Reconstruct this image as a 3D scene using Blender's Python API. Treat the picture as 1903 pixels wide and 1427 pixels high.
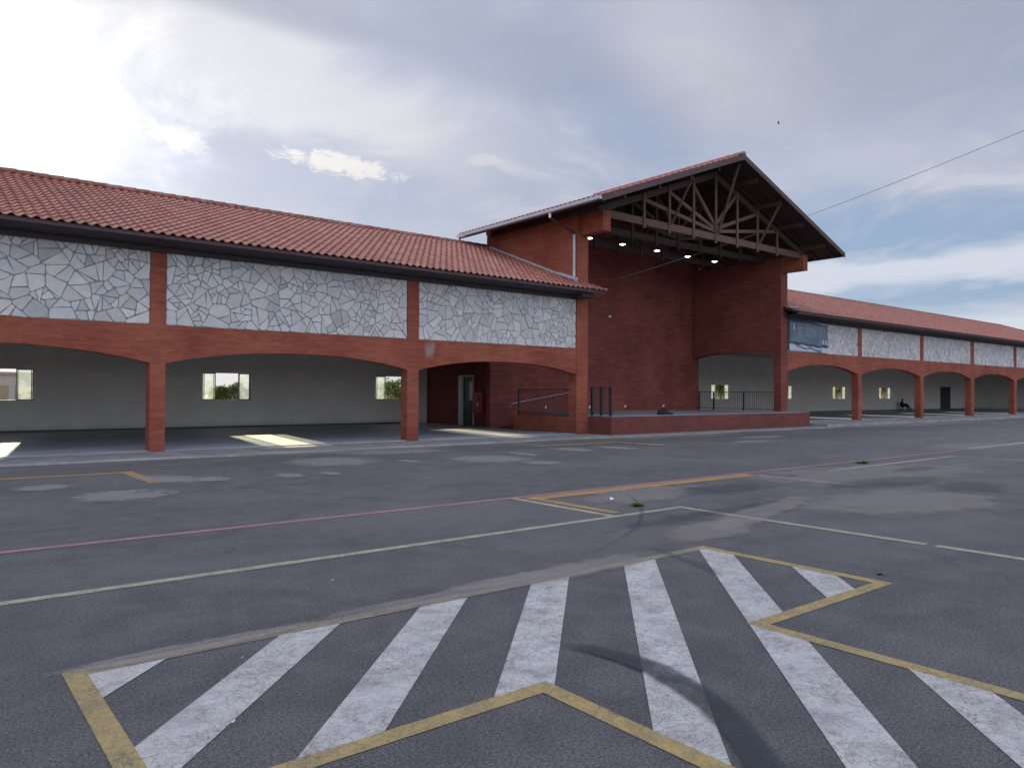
import bpy, bmesh, math, random
from mathutils import Vector, Matrix
import numpy as np

for o in list(bpy.data.objects): bpy.data.objects.remove(o, do_unlink=True)
S = bpy.context.scene
COL = S.collection
rnd = random.Random(7)
R_ = math.radians

# ------------------------------------------------------------------ camera
YAW, PITCH, ROLL = R_(38.809), R_(0.702), R_(0.3023)
F = Vector((math.sin(YAW)*math.cos(PITCH), math.cos(YAW)*math.cos(PITCH), math.sin(PITCH)))
Rv = Vector((math.cos(YAW), -math.sin(YAW), 0)); Uv = Rv.cross(F)
Rr = Rv*math.cos(ROLL) + Uv*math.sin(ROLL); Ur = -Rv*math.sin(ROLL) + Uv*math.cos(ROLL)
cam = bpy.data.cameras.new('camera'); cam.sensor_width = 36; cam.lens = 36*1397.4/1903
cam.clip_end = 5000; cam.clip_start = 0.05
co = bpy.data.objects.new('camera', cam); COL.objects.link(co)
co.matrix_world = Matrix(((Rr.x, Ur.x, -F.x, 0), (Rr.y, Ur.y, -F.y, 0), (Rr.z, Ur.z, -F.z, 1.65), (0, 0, 0, 1)))
S.camera = co

# ------------------------------------------------------------------ sun, sky, exposure
SUN_AZ, SUN_EL = R_(8.8), R_(10.6)          # azimuth from +Y towards +X
sd = Vector((math.sin(SUN_AZ)*math.cos(SUN_EL), math.cos(SUN_AZ)*math.cos(SUN_EL), math.sin(SUN_EL)))
sl = bpy.data.lights.new('sun', 'SUN'); sl.energy = 2.0; sl.angle = R_(0.6); sl.color = (1, .80, .54)
so = bpy.data.objects.new('sun', sl); COL.objects.link(so)
so.rotation_euler = sd.to_track_quat('Z', 'Y').to_euler(); so.location = (0, 0, 40)

W = bpy.data.worlds.new('World'); S.world = W; W.use_nodes = True
nt = W.node_tree; nt.nodes.clear()
def nd(nt, t, **k):
    n = nt.nodes.new(t)
    for a, b in k.items(): setattr(n, a, b)
    return n
class G:
    """small helper for building node graphs"""
    def __init__(s, nt): s.nt = nt
    def _in(s, sock, v):
        if v is None: return
        if isinstance(v, bpy.types.NodeSocket): s.nt.links.new(v, sock)
        else:
            if isinstance(v, (tuple, list)) and len(v) == 3 and sock.type == 'RGBA': v = (*v, 1)
            sock.default_value = v
    def m(s, op, a, b=None, c=None, clamp=False):
        n = nd(s.nt, 'ShaderNodeMath', operation=op); n.use_clamp = clamp
        s._in(n.inputs[0], a); s._in(n.inputs[1], b); s._in(n.inputs[2], c); return n.outputs[0]
    def v(s, op, a, b=None, sc=None):
        n = nd(s.nt, 'ShaderNodeVectorMath', operation=op)
        s._in(n.inputs[0], a); s._in(n.inputs[1], b)
        if sc is not None: s._in(n.inputs['Scale'], sc)
        return n.outputs['Value'] if op in ('DOT_PRODUCT', 'LENGTH') else n.outputs[0]
    def mix(s, f, a, b, mode='MIX'):
        n = nd(s.nt, 'ShaderNodeMix', data_type='RGBA', blend_type=mode); n.clamp_factor = True
        s._in(n.inputs[0], f); s._in(n.inputs[6], a); s._in(n.inputs[7], b); return n.outputs[2]
    def noise(s, vec, scale, detail=4, rough=.5, dist=0, out=0):
        n = nd(s.nt, 'ShaderNodeTexNoise')
        s._in(n.inputs['Vector'], vec); s._in(n.inputs['Scale'], scale); s._in(n.inputs['Detail'], detail)
        s._in(n.inputs['Roughness'], rough); s._in(n.inputs['Distortion'], dist); return n.outputs[out]
    def ss(s, x, a, b, o0=0., o1=1.):
        n = nd(s.nt, 'ShaderNodeMapRange', interpolation_type='SMOOTHSTEP')
        s._in(n.inputs[0], x); s._in(n.inputs[1], a); s._in(n.inputs[2], b); s._in(n.inputs[3], o0); s._in(n.inputs[4], o1); return n.outputs[0]
    def xyz(s, a, b, c):
        n = nd(s.nt, 'ShaderNodeCombineXYZ'); s._in(n.inputs[0], a); s._in(n.inputs[1], b); s._in(n.inputs[2], c); return n.outputs[0]
    def sep(s, v):
        n = nd(s.nt, 'ShaderNodeSeparateXYZ'); s._in(n.inputs[0], v); return n.outputs
g = G(nt)
dirv = g.v('NORMALIZE', nd(nt, 'ShaderNodeTexCoord').outputs['Generated'])
dx, dy, dz = g.sep(dirv)
sky = nd(nt, 'ShaderNodeTexSky', sky_type='NISHITA'); sky.sun_disc = False
sky.sun_elevation = SUN_EL; sky.sun_rotation = SUN_AZ; sky.altitude = 800; sky.dust_density = .4; sky.ozone_density = 1.5
base = g.v('SCALE', sky.outputs[0], sc=.09)
def dirof(az, el): return (math.sin(R_(az))*math.cos(R_(el)), math.cos(R_(az))*math.cos(R_(el)), math.sin(R_(el)))
def blob(az, el, wa, we, rot=0):
    """elliptical mask around a heavenly direction, widths in degrees -> normalised radius"""
    c = Vector(dirof(az, el)); e = Vector((math.cos(R_(az)), -math.sin(R_(az)), 0)); u = e.cross(c)
    a = e*math.cos(R_(rot)) + u*math.sin(R_(rot)); b = -e*math.sin(R_(rot)) + u*math.cos(R_(rot))
    x = g.m('DIVIDE', g.v('DOT_PRODUCT', dirv, tuple(a)), math.sin(R_(wa)))
    y = g.m('DIVIDE', g.v('DOT_PRODUCT', dirv, tuple(b)), math.sin(R_(we)))
    r = g.m('SQRT', g.m('ADD', g.m('MULTIPLY', x, x), g.m('MULTIPLY', y, y)))
    front = g.m('GREATER_THAN', g.v('DOT_PRODUCT', dirv, tuple(c)), 0.)
    return g.m('ADD', r, g.m('MULTIPLY', g.m('SUBTRACT', 1., front), 99.))
pz = g.m('ADD', g.m('MAXIMUM', dz, 0.), .22)
P = g.xyz(g.m('DIVIDE', dx, pz), g.m('DIVIDE', dy, pz), 0.)
n1 = g.noise(g.v('MULTIPLY', P, (1.25, .8, 1)), 1.25, 9, .56, .9)
n2 = g.noise(g.v('ADD', P, (7.3, 2.1, 0)), 3.1, 9, .62, .9)
n3 = g.noise(g.v('MULTIPLY', P, (1., 1.7, 1)), .55, 3, .5)
veil = g.ss(g.m('ADD', g.m('MULTIPLY', n1, .75), g.m('MULTIPLY', n3, .25)), .41, .60)
thin = g.ss(n2, .42, .70)
grey = g.mix(g.ss(n3, .38, .62), (.385, .440, .600), (.475, .520, .665))
lite = (.69, .70, .765)
ccol = g.mix(g.m('MULTIPLY', veil, g.m('ADD', .30, g.m('MULTIPLY', thin, .70))), grey, lite)
# clear sky gaps low on the right
low = g.ss(g.m('ADD', blob(66, 6.5, 26, 7.5, -4), g.m('MULTIPLY', g.m('SUBTRACT', n2, .5), 1.2)), .55, 1.15, 1., 0.)
blue = g.mix(.65, base, (.36, .50, .73))
skyc = g.mix(.86, base, ccol)
# broad cirrus streaks and darker rifts
cn = g.m('ADD', g.m('MULTIPLY', g.m('SUBTRACT', n1, .5), 2.6), g.m('MULTIPLY', g.m('SUBTRACT', n2, .5), 1.7))
for az, el, wa, we, rot, st, cc in ((22.0, 21.6, 19., 3.6, -13, .62, (.76, .755, .79)), (52.8, 23.5, 7.5, 3.8, -28, .55, (.66, .66, .70)), (12., 25.0, 10., 2.2, -4, .4, (.66, .66, .69)), (30.5, 18.6, 7., 2.2, -25, .4, (.70, .70, .75)),
        (19.5, 26.3, 9., 1.3, -6, .6, (.30, .34, .44)), (38.5, 24.6, 11., 2.6, -14, .45, (.34, .38, .50)), (47., 19.5, 6., 2.4, -25, .45, (.34, .41, .58)), (66., 24., 12., 5., 10, .4, (.40, .42, .50)), (14.5, 18.8, 6., 1.1, -18, .5, (.47, .50, .60)), (58., 14., 14., 2.5, 12, .35, (.60, .63, .72))):
    e = g.m('ADD', blob(az, el, wa, we, rot), cn)
    skyc = g.mix(g.m('MULTIPLY', g.ss(e, .25, 1.3, 1., 0.), st), skyc, cc)
hz = g.m('MULTIPLY', g.ss(dz, .04, .30, 1., 0.), g.ss(g.v('DOT_PRODUCT', dirv, dirof(15, 8)), .70, .97))
skyc = g.mix(g.m('MULTIPLY', hz, .55), skyc, (.70, .71, .75))
skyc = g.mix(g.m('MULTIPLY', low, .85), skyc, blue)
# white banks of cloud low on the right
bb = g.noise(g.xyz(g.m('MULTIPLY', dx, 5.), g.m('MULTIPLY', dy, 5.), g.m('MULTIPLY', dz, 22.)), 1.6, 7, .55, .3)
bank = g.ss(g.m('ADD', blob(64, 8.3, 22, 1.7, 3), g.m('MULTIPLY', g.m('SUBTRACT', bb, .5), 1.9)), .35, 1.15, 1., 0.)
bank2 = g.ss(g.m('ADD', blob(72, 3.6, 24, 2.4, 2), g.m('MULTIPLY', g.m('SUBTRACT', bb, .5), 1.2)), .5, 1.3, 1., 0.)
skyc = g.mix(g.m('MULTIPLY', bank, .8), skyc, (.74, .77, .84))
skyc = g.mix(g.m('MULTIPLY', bank2, .8), skyc, (.74, .77, .85))
# small bright puffs
pn = g.noise(g.v('MULTIPLY', dirv, (1, 1, 1.8)), 38., 10, .72, .9)
pn2 = g.noise(dirv, 14., 6, .6, .4)
for az, el, wa, we, rot, st in ((25.9, 16.5, 4.6, .85, -7, .85), (14.6, 17.2, 3.2, .9, -24, .45), (36.6, 17.2, 1.8, .5, 0, .3)):
    e = g.m('ADD', blob(az, el, wa, we, rot), g.m('ADD', g.m('MULTIPLY', g.m('SUBTRACT', pn, .5), 2.8), g.m('MULTIPLY', g.m('SUBTRACT', pn2, .5), 1.4)))
    skyc = g.mix(g.m('MULTIPLY', g.ss(e, .45, 1.05, 1., 0.), st), skyc, (.86, .84, .80))
# glow of the veiled sun
cosg = g.v('DOT_PRODUCT', dirv, dirof(2.0, 14.8))
gn = g.m('ADD', g.m('MULTIPLY', g.m('SUBTRACT', n2, .5), .16), g.m('MULTIPLY', g.m('SUBTRACT', n1, .5), .20))
ang = g.m('ADD', g.m('ARCCOSINE', cosg), g.m('MULTIPLY', gn, 1.6))
glow = g.m('ADD', g.m('MULTIPLY', g.ss(ang, .0, .27, 1., 0.), .72), g.m('MULTIPLY', g.ss(ang, .05, .70, 1., 0.), .24))
skyc = g.v('ADD', skyc, g.v('SCALE', g.xyz(1., .95, .88), sc=glow))
# sky boosted high and behind the camera, added fill for the shaded walls
back = g.ss(g.v('DOT_PRODUCT', dirv, tuple(-Vector((F.x, F.y, 0)).normalized()*.75 + Vector((0, 0, .66)))), -.05, .75, 1., 2.2)
skyc = g.v('SCALE', skyc, sc=back)
# dull ground colour below the horizon
skyc = g.mix(g.ss(dz, -.04, -.005, 1., 0.), skyc, (.12, .12, .13))
bg = nd(nt, 'ShaderNodeBackground'); nt.links.new(skyc, bg.inputs[0]); bg.inputs[1].default_value = .125
ow = nd(nt, 'ShaderNodeOutputWorld'); nt.links.new(bg.outputs[0], ow.inputs[0])
W.cycles.sampling_method = 'MANUAL'; W.cycles.sample_map_resolution = 1024

S.view_settings.view_transform = 'Standard'; S.view_settings.look = 'None'
S.view_settings.exposure = 3.0; S.view_settings.gamma = 1
S.render.engine = 'CYCLES'
S.cycles.max_bounces = 8; S.cycles.transparent_max_bounces = 16

# ------------------------------------------------------------------ materials
def newmat(name):
    m = bpy.data.materials.new(name); m.use_nodes = True; m.node_tree.nodes.clear()
    g = G(m.node_tree); b = nd(m.node_tree, 'ShaderNodeBsdfPrincipled'); o = nd(m.node_tree, 'ShaderNodeOutputMaterial')
    m.node_tree.links.new(b.outputs[0], o.inputs[0]); g.b = b; g.o = o
    g.pos = nd(m.node_tree, 'ShaderNodeNewGeometry').outputs['Position']
    return m, g
def setb(g, col=None, rough=.7, metal=0., spec=.5):
    if col is not None: g._in(g.b.inputs['Base Color'], col)
    g._in(g.b.inputs['Roughness'], rough); g._in(g.b.inputs['Metallic'], metal); g._in(g.b.inputs['Specular IOR Level'], spec)
def bump(g, h, dist=.01, strength=.6):
    n = nd(g.nt, 'ShaderNodeBump'); g._in(n.inputs['Height'], h); n.inputs['Distance'].default_value = dist
    n.inputs['Strength'].default_value = strength; g.nt.links.new(n.outputs[0], g.b.inputs['Normal'])
def attr(g, name='Col'):
    n = nd(g.nt, 'ShaderNodeAttribute'); n.attribute_name = name; return n.outputs['Color']

def mat_brick(name, c1, c2, mort, streak=.35, dark=None):
    m, g = newmat(name); x, y, z = g.sep(g.pos)
    uv = g.xyz(g.m('ADD', x, y), z, 0.)
    br = nd(g.nt, 'ShaderNodeTexBrick'); g._in(br.inputs['Vector'], uv)
    for k, v in (('Scale', 1.), ('Mortar Size', .006), ('Mortar Smooth', .6), ('Brick Width', .24), ('Row Height', .068), ('Bias', 0.)): br.inputs[k].default_value = v
    br.inputs['Color1'].default_value = (.82, .82, .82, 1); br.inputs['Color2'].default_value = (1.12, 1.12, 1.12, 1); br.inputs['Mortar'].default_value = (.86, .86, .86, 1)
    big = g.noise(g.pos, .55, 5, .6, .3)
    st = g.noise(g.v('MULTIPLY', g.pos, (1.2, 1.2, 9.)), 1.0, 5, .65)
    fine = g.noise(g.pos, 22, 3, .6)
    f = g.m('ADD', g.m('MULTIPLY', big, .55), g.m('MULTIPLY', st, .45))
    col = g.mix(g.ss(f, .36, .64), c1, c2)
    col = g.mix(.55, col, br.outputs[0], 'MULTIPLY')
    pale = g.m('MULTIPLY', g.ss(g.noise(g.v('ADD', g.pos, (3, 9, 4)), 1.3, 6, .7), .60, .80), streak)
    col = g.mix(pale, col, mort)
    drt = g.m('MULTIPLY', g.ss(g.m('ADD', z, g.m('MULTIPLY', big, .7)), .25, 1.0, 1., 0.), .35)
    col = g.mix(drt, col, (.10, .045, .04))
    # drips and scuffs that belong to the wall
    dr_ = g.noise(g.v('MULTIPLY', g.pos, (5., 5., .45)), 1.0, 6, .7)
    col = g.mix(g.m('MULTIPLY', g.ss(dr_, .60, .74), .28), col, tuple(k*.55 for k in c1))
    ef = g.m('ADD', g.m('SQRT', g.m('ADD', g.m('POWER', g.m('DIVIDE', g.m('SUBTRACT', x, 13.82), .30), 2.), g.m('POWER', g.m('DIVIDE', g.m('SUBTRACT', z, 3.12), .42), 2.))), g.m('MULTIPLY', g.m('SUBTRACT', g.noise(g.v('MULTIPLY', g.pos, (3, 3, 1)), 2.5, 6, .7, .3), .5), 2.2))
    col = g.mix(g.m('MULTIPLY', g.m('MULTIPLY', g.ss(ef, .2, .9, 1., 0.), g.m('LESS_THAN', y, 21.7)), .42), col, (.50, .42, .40))
    setb(g, col, g.m('ADD', .72, g.m('MULTIPLY', fine, .2)), spec=.3)
    bump(g, g.m('ADD', br.outputs['Fac'], g.m('MULTIPLY', fine, -.8)), .006, .5)
    return m
M = {}
M['brick'] = mat_brick('red_painted_brick', (.258, .062, .037), (.385, .120, .068), (.46, .25, .20))
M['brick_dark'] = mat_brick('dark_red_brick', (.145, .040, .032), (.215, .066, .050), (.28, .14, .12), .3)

M['brick_shaded'] = mat_brick('red_brick_shaded', (.180, .046, .036), (.285, .086, .058), (.36, .19, .16), .35)  # same red brick with the hall's shade put into a darker colour
m, g = newmat('cream_plaster'); M['cream'] = m
n = g.noise(g.pos, .8, 5, .6); n2_ = g.noise(g.pos, 30, 3, .6); z = g.sep(g.pos)[2]
c = g.mix(g.ss(n, .35, .7), (.75, .71, .63), (.82, .78, .69))
c = g.mix(g.m('MULTIPLY', g.ss(g.m('ADD', z, g.m('MULTIPLY', n, .3)), .25, .55, 1., 0.), .4), c, (.26, .25, .22))
setb(g, c, .85, spec=.2); bump(g, n2_, .003, .4)

m, g = newmat('ceiling_plaster'); M['ceiling'] = m
setb(g, g.mix(g.noise(g.pos, .7, 4), (.42, .41, .38), (.50, .49, .46)), .9, spec=.2)

m, g = newmat('clay_tile'); M['tile'] = m
a = attr(g); n = g.noise(g.pos, .45, 5, .6, .4); n_f = g.noise(g.pos, 14, 4, .65)
c = g.mix(a, (.34, .118, .078), (.49, .205, .138))
c = g.mix(g.m('MULTIPLY', g.ss(n, .45, .75), .45), c, (.30, .13, .10))
c = g.mix(g.m('MULTIPLY', g.ss(n_f, .55, .75), .35), c, (.62, .34, .26))
setb(g, c, .46, spec=.6); bump(g, n_f, .004, .5)

m, g = newmat('ridge_mortar_tile'); M['ridge'] = m
n = g.noise(g.pos, 3, 5, .6)
setb(g, g.mix(g.ss(n, .4, .65), (.22, .085, .06), (.34, .20, .16)), .8)

m, g = newmat('white_stone'); M['stone'] = m
a = attr(g); n = g.noise(g.pos, 6, 6, .65, .5); n_f = g.noise(g.pos, 40, 4, .6)
c = g.mix(.32, a, g.mix(g.ss(n, .3, .7), (.44, .45, .46), (.92, .90, .88)), 'MULTIPLY')
c = g.mix(g.m('MULTIPLY', g.ss(n, .62, .78), .4), c, (.48, .46, .44))
setb(g, c, .62, spec=.4); bump(g, g.m('ADD', n, g.m('MULTIPLY', n_f, .3)), .012, .6)
m, g = newmat('grey_mortar'); M['mortar'] = m
n = g.noise(g.pos, 9, 5, .6); setb(g, g.mix(n, (.25, .265, .275), (.35, .36, .37)), .95, spec=.1); bump(g, n, .01, .6)

def mat_wood(name, c1, c2, rough=.7):
    m, g = newmat(name)
    n = g.noise(g.v('MULTIPLY', g.pos, (3., 3., 24.)), 1.3, 5, .6, .6); nb = g.noise(g.pos, 1.1, 4, .6)
    c = g.mix(g.ss(n, .3, .7), c1, c2); c = g.mix(g.m('MULTIPLY', g.ss(nb, .5, .75), .3), c, tuple(x*.55 for x in c1))
    setb(g, c, rough, spec=.3); bump(g, n, .003, .5); return m
M['wood'] = mat_wood('brown_timber', (.115, .066, .048), (.195, .113, .082))
M['wood_dark'] = mat_wood('dark_timber', (.060, .038, .032), (.095, .060, .048))
M['fascia'] = mat_wood('fascia_board', (.16, .085, .065), (.24, .13, .10)); M['fascia_dark'] = mat_wood('eave_board', (.085, .058, .058), (.13, .088, .085))
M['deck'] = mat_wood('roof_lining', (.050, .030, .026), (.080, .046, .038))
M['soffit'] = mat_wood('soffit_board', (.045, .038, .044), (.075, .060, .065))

def mat_plain(name, col, rough=.6, metal=0., var=.15, sc=8, spec=.5):
    m, g = newmat(name); n = g.noise(g.pos, sc, 4, .6)
    setb(g, g.mix(g.ss(n, .3, .7), tuple(c*(1-var) for c in col), tuple(min(1, c*(1+var)) for c in col)), rough, metal, spec); return m
M['galv'] = mat_plain('galvanised_steel', (.55, .57, .60), .42, .75)
M['galv_paint'] = mat_plain('light_grey_sheet', (.52, .53, .56), .5, .2)
M['black'] = mat_plain('black_painted_steel', (.022, .024, .032), .45, .2)
M['steel'] = mat_plain('brushed_handrail', (.55, .53, .52), .35, .8)
M['alu'] = mat_plain('aluminium_frame', (.60, .61, .62), .45, .3)
M['bronze'] = mat_plain('dark_frame', (.06, .06, .065), .5, .2)
M['white'] = mat_plain('white_plastic', (.80, .79, .78), .5)
M['door_dark'] = mat_plain('dark_green_door', (.025, .045, .055), .4)
M['red_box'] = mat_plain('red_enamel', (.42, .025, .05), .4)
M['cable'] = mat_plain('grey_cable', (.42, .40, .40), .6)
M['cord'] = mat_plain('black_cord', (.03, .03, .03), .6)
M['shirt'] = mat_plain('dark_red_shirt', (.045, .012, .02), .9)
M['trousers'] = mat_plain('dark_trousers', (.012, .014, .025), .9)
M['skin'] = mat_plain('skin', (.20, .10, .065), .6)
M['hair'] = mat_plain('hair', (.012, .009, .008), .8)
M['rag'] = mat_plain('black_cloth', (.012, .014, .018), .9)
M['paper'] = mat_plain('white_paper', (.72, .71, .70), .8)
M['bark'] = mat_plain('bark', (.11, .085, .06), .9, sc=14, var=.35)
M['house'] = mat_plain('pale_render', (.30, .31, .32), .9)
M['roofing'] = mat_plain('grey_roof', (.25, .22, .21), .8)
M['glassdark'] = mat_plain('dark_glass', (.03, .04, .05), .1)

m, g = newmat('lamp_glow'); M['lamp'] = m
g.b.inputs['Emission Color'].default_value = (.93, .95, 1, 1); g.b.inputs['Emission Strength'].default_value = 2.2; g.b.inputs['Base Color'].default_value = (.9, .9, .9, 1)

m, g = newmat('window_glass'); M['glass'] = m
tr = nd(g.nt, 'ShaderNodeBsdfTransparent'); tr.inputs[0].default_value = (.70, .78, .75, 1)
tl = nd(g.nt, 'ShaderNodeBsdfTranslucent'); tl.inputs[0].default_value = (.42, .46, .50, 1)
gl = nd(g.nt, 'ShaderNodeBsdfGlossy'); gl.inputs['Roughness'].default_value = .03
fr = nd(g.nt, 'ShaderNodeFresnel'); fr.inputs[0].default_value = 1.45
m1 = nd(g.nt, 'ShaderNodeMixShader'); m2 = nd(g.nt, 'ShaderNodeMixShader')
g.nt.links.new(g.m('ADD', .14, g.m('MULTIPLY', g.ss(g.noise(g.pos, 4, 4), .4, .7), .14)), m1.inputs[0])
g.nt.links.new(tr.outputs[0], m1.inputs[1]); g.nt.links.new(tl.outputs[0], m1.inputs[2])
g.nt.links.new(fr.outputs[0], m2.inputs[0]); g.nt.links.new(m1.outputs[0], m2.inputs[1]); g.nt.links.new(gl.outputs[0], m2.inputs[2])
g.nt.links.new(m2.outputs[0], g.o.inputs[0])

# asphalt: grain, patches, dust and old seams
def asphalt_colour(g):
    fine = g.noise(g.pos, 70, 5, .85); spk = g.noise(g.pos, 170, 3, .7); grit = g.noise(g.pos, 38, 3, .8); mid = g.noise(g.pos, 2.2, 6, .62, .4)
    big = g.noise(g.v('MULTIPLY', g.pos, (1., 1.6, 1.)), .23, 5, .55, .6)
    x, y, z = g.sep(g.pos)
    c = g.mix(g.ss(mid, .3, .7), (.098, .0945, .094), (.146, .140, .138))
    c = g.mix(g.m('MULTIPLY', g.ss(big, .42, .68), .55), c, (.178, .172, .166))
    # smoother darker lane nearer the arcade
    c = g.mix(g.m('MULTIPLY', g.ss(g.noise(g.v('MULTIPLY', g.pos, (.35, 1.5, 1)), 1.0, 5, .6), .5, .7), .35), c, (.078, .080, .090))
    # sandy dust along the kerb and drifting out
    d = g.m('ADD', g.m('MULTIPLY', g.ss(y, 16.2, 19.6), .55), g.m('MULTIPLY', g.ss(g.noise(g.v('MULTIPLY', g.pos, (.5, 1.6, 1)), 1.1, 6, .65), .50, .72), .55))
    d = g.m('MULTIPLY', g.ss(d, .35, 1.0), .6)
    c = g.mix(d, c, (.27, .245, .225))
    far = g.m('MULTIPLY', g.ss(x, 14., 34.), g.m('MULTIPLY', g.ss(y, 17., 10.), .30))
    c = g.mix(far, c, (.235, .225, .22))
    dark = g.m('MULTIPLY', g.ss(fine, .38, .60, .42, 1.42), g.ss(grit, .36, .60, .78, 1.14))
    c = g.v('SCALE', c, sc=dark)
    c = g.mix(g.m('MULTIPLY', g.ss(spk, .58, .70), .55), c, (.36, .36, .37))
    # cracks
    vo = nd(g.nt, 'ShaderNodeTexVoronoi', feature='DISTANCE_TO_EDGE'); g._in(vo.inputs['Vector'], g.v('ADD', g.pos, g.v('SCALE', g.noise(g.pos, 1.7, 5, .7, out=1), sc=.9))); vo.inputs['Scale'].default_value = .28
    cr = g.m('MULTIPLY', g.ss(vo.outputs['Distance'], .0, .0045, 1., 0.), g.ss(g.noise(g.pos, .4, 3), .46, .6))
    c = g.mix(g.m('MULTIPLY', cr, .6), c, (.03, .03, .033))
    return c, fine, mid
m, g = newmat('asphalt'); M['asphalt'] = m
c, fine, mid = asphalt_colour(g)
setb(g, c, g.m('ADD', .62, g.m('MULTIPLY', mid, .25)), spec=.35); bump(g, fine, .014, .8)

def mat_paint(name, c1, wear=.5, dirt=(.13, .125, .12)):
    """road paint worn through to the asphalt"""
    m, g = newmat(name)
    ac, fine, mid = asphalt_colour(g)
    w = g.m('ADD', g.m('MULTIPLY', g.noise(g.pos, 5, 7, .75, .6), .5), g.m('MULTIPLY', g.noise(g.pos, 55, 4, .85), .5))
    vo = nd(g.nt, 'ShaderNodeTexVoronoi', feature='DISTANCE_TO_EDGE'); vo.inputs['Scale'].default_value = 11
    g._in(vo.inputs['Vector'], g.v('ADD', g.pos, g.v('SCALE', g.noise(g.pos, 6, 5, .7, out=1), sc=.25)))
    crk = g.m('MULTIPLY', g.ss(vo.outputs['Distance'], .0, .045, 1., 0.), g.ss(g.noise(g.pos, 1.5, 3), .30, .6, .25, 1.))
    keep = g.m('MULTIPLY', g.ss(w, .50-.16*(1-wear)-.05, .60-.16*(1-wear), 1., .0), g.m('SUBTRACT', 1., g.m('MULTIPLY', crk, .75)))
    keep = g.m('ADD', .22*(1-wear)+.10, g.m('MULTIPLY', keep, 1-.22*(1-wear)-.12))
    keep = g.ss(w, .38+.10*(1-wear), .66+.10*(1-wear), 1., .12+.2*(1-wear)) ; keep = g.m('MULTIPLY', keep, g.m('SUBTRACT', 1., g.m('MULTIPLY', crk, .8)))
    pc = g.mix(g.m('MULTIPLY', g.ss(g.noise(g.pos, 3.2, 6, .7), .42, .72), .55), c1, dirt)
    c = g.mix(keep, ac, pc)
    setb(g, c, .75, spec=.3); bump(g, fine, .008, .5); return m
M['p_white'] = mat_paint('white_road_paint', (.60, .57, .54), .62, (.28, .265, .26))
M['p_yellow'] = mat_paint('yellow_road_paint', (.50, .36, .13), .8, (.28, .23, .14))
M['p_pale'] = mat_paint('faded_yellow_road_paint', (.50, .45, .31), .8, (.28, .26, .20))
M['p_mid'] = mat_paint('ochre_road_paint', (.50, .36, .16), .4, (.34, .27, .16))
M['p_orange'] = mat_paint('orange_road_paint', (.50, .29, .08), .6, (.24, .18, .12))
M['p_red'] = mat_paint('red_road_paint', (.50, .22, .23), .85, (.32, .19, .19))

def mat_stain(name, col, amount=.8, scale=3.):
    m, g = newmat(name)
    uv = nd(g.nt, 'ShaderNodeTexCoord').outputs['UV']; u, v, _ = g.sep(uv)
    r = g.m('SQRT', g.m('ADD', g.m('POWER', g.m('SUBTRACT', g.m('MULTIPLY', u, 2.), 1.), 2.), g.m('POWER', g.m('SUBTRACT', g.m('MULTIPLY', v, 2.), 1.), 2.)))
    e = g.m('ADD', r, g.m('MULTIPLY', g.m('SUBTRACT', g.noise(g.pos, scale, 7, .65, .5), .5), 1.5))
    al = g.m('MULTIPLY', g.ss(e, .5, .92, 1., 0.), amount)
    al = g.m('MULTIPLY', al, g.ss(r, .8, .99, 1., 0.))
    al = g.m('MULTIPLY', al, g.ss(g.noise(g.pos, 60, 3, .7), .3, .6, .5, 1.))
    setb(g, g.mix(g.noise(g.pos, 5, 5), tuple(c*.85 for c in col), tuple(min(1, c*1.15) for c in col)), .8, spec=.2)
    g._in(g.b.inputs['Alpha'], al); return m
M['s_light'] = mat_stain('cement_stain', (.37, .355, .345), .62, 4.5)
M['s_dust'] = mat_stain('sand_dust', (.42, .365, .335), .42, 1.5)
m, g = newmat('tyre_mark'); M['s_tyre'] = m
uv = nd(g.nt, 'ShaderNodeTexCoord').outputs['UV']; u_, v_, _ = g.sep(uv)
al = g.m('MULTIPLY', g.ss(g.m('ABSOLUTE', g.m('SUBTRACT', v_, .5)), .25, .38, 1., 0.), g.ss(u_, .12, .22))
al = g.m('MULTIPLY', al, g.ss(g.noise(g.pos, 5, 6, .7), .3, .6, .55, .92)); al = g.m('MULTIPLY', al, g.ss(g.noise(g.pos, 70, 3, .8), .35, .6, .55, 1.))
setb(g, (.040, .046, .058), .65); g._in(g.b.inputs['Alpha'], al)
M['s_dark'] = mat_stain('oil_stain', (.075, .078, .09), .30)

m, g = newmat('concrete_pavement'); M['concrete'] = m
n = g.noise(g.pos, 1.6, 6, .65, .4); nf = g.noise(g.pos, 45, 4, .7); nb = g.noise(g.pos, .35, 4, .6)
c = g.mix(g.ss(n, .3, .7), (.20, .195, .19), (.33, .315, .30)); c = g.mix(g.m('MULTIPLY', g.ss(nb, .5, .7), .4), c, (.30, .25, .21))
c = g.v('SCALE', c, sc=g.ss(nf, .3, .7, .8, 1.15)); setb(g, c, .85, spec=.25); bump(g, nf, .005, .5)
m, g = newmat('smooth_dark_floor'); M['floor'] = m
n = g.noise(g.v('MULTIPLY', g.pos, (.6, 1.8, 1)), .8, 6, .65, .5); nf = g.noise(g.pos, 60, 3, .7)
c = g.mix(g.ss(n, .35, .7), (.28, .31, .37), (.44, .445, .45)); c = g.v('SCALE', c, sc=g.ss(nf, .3, .7, .85, 1.1))
setb(g, c, .6, spec=.35); bump(g, nf, .004, .4)
m, g = newmat('stage_floor'); M['stage'] = m
n = g.noise(g.pos, 1.2, 5, .65); setb(g, g.mix(g.ss(n, .3, .7), (.20, .21, .24), (.30, .30, .33)), .55)
m, g = newmat('earth_and_grass'); M['earth'] = m
n = g.noise(g.pos, .12, 6, .65); nf = g.noise(g.pos, 6, 5, .7)
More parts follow.
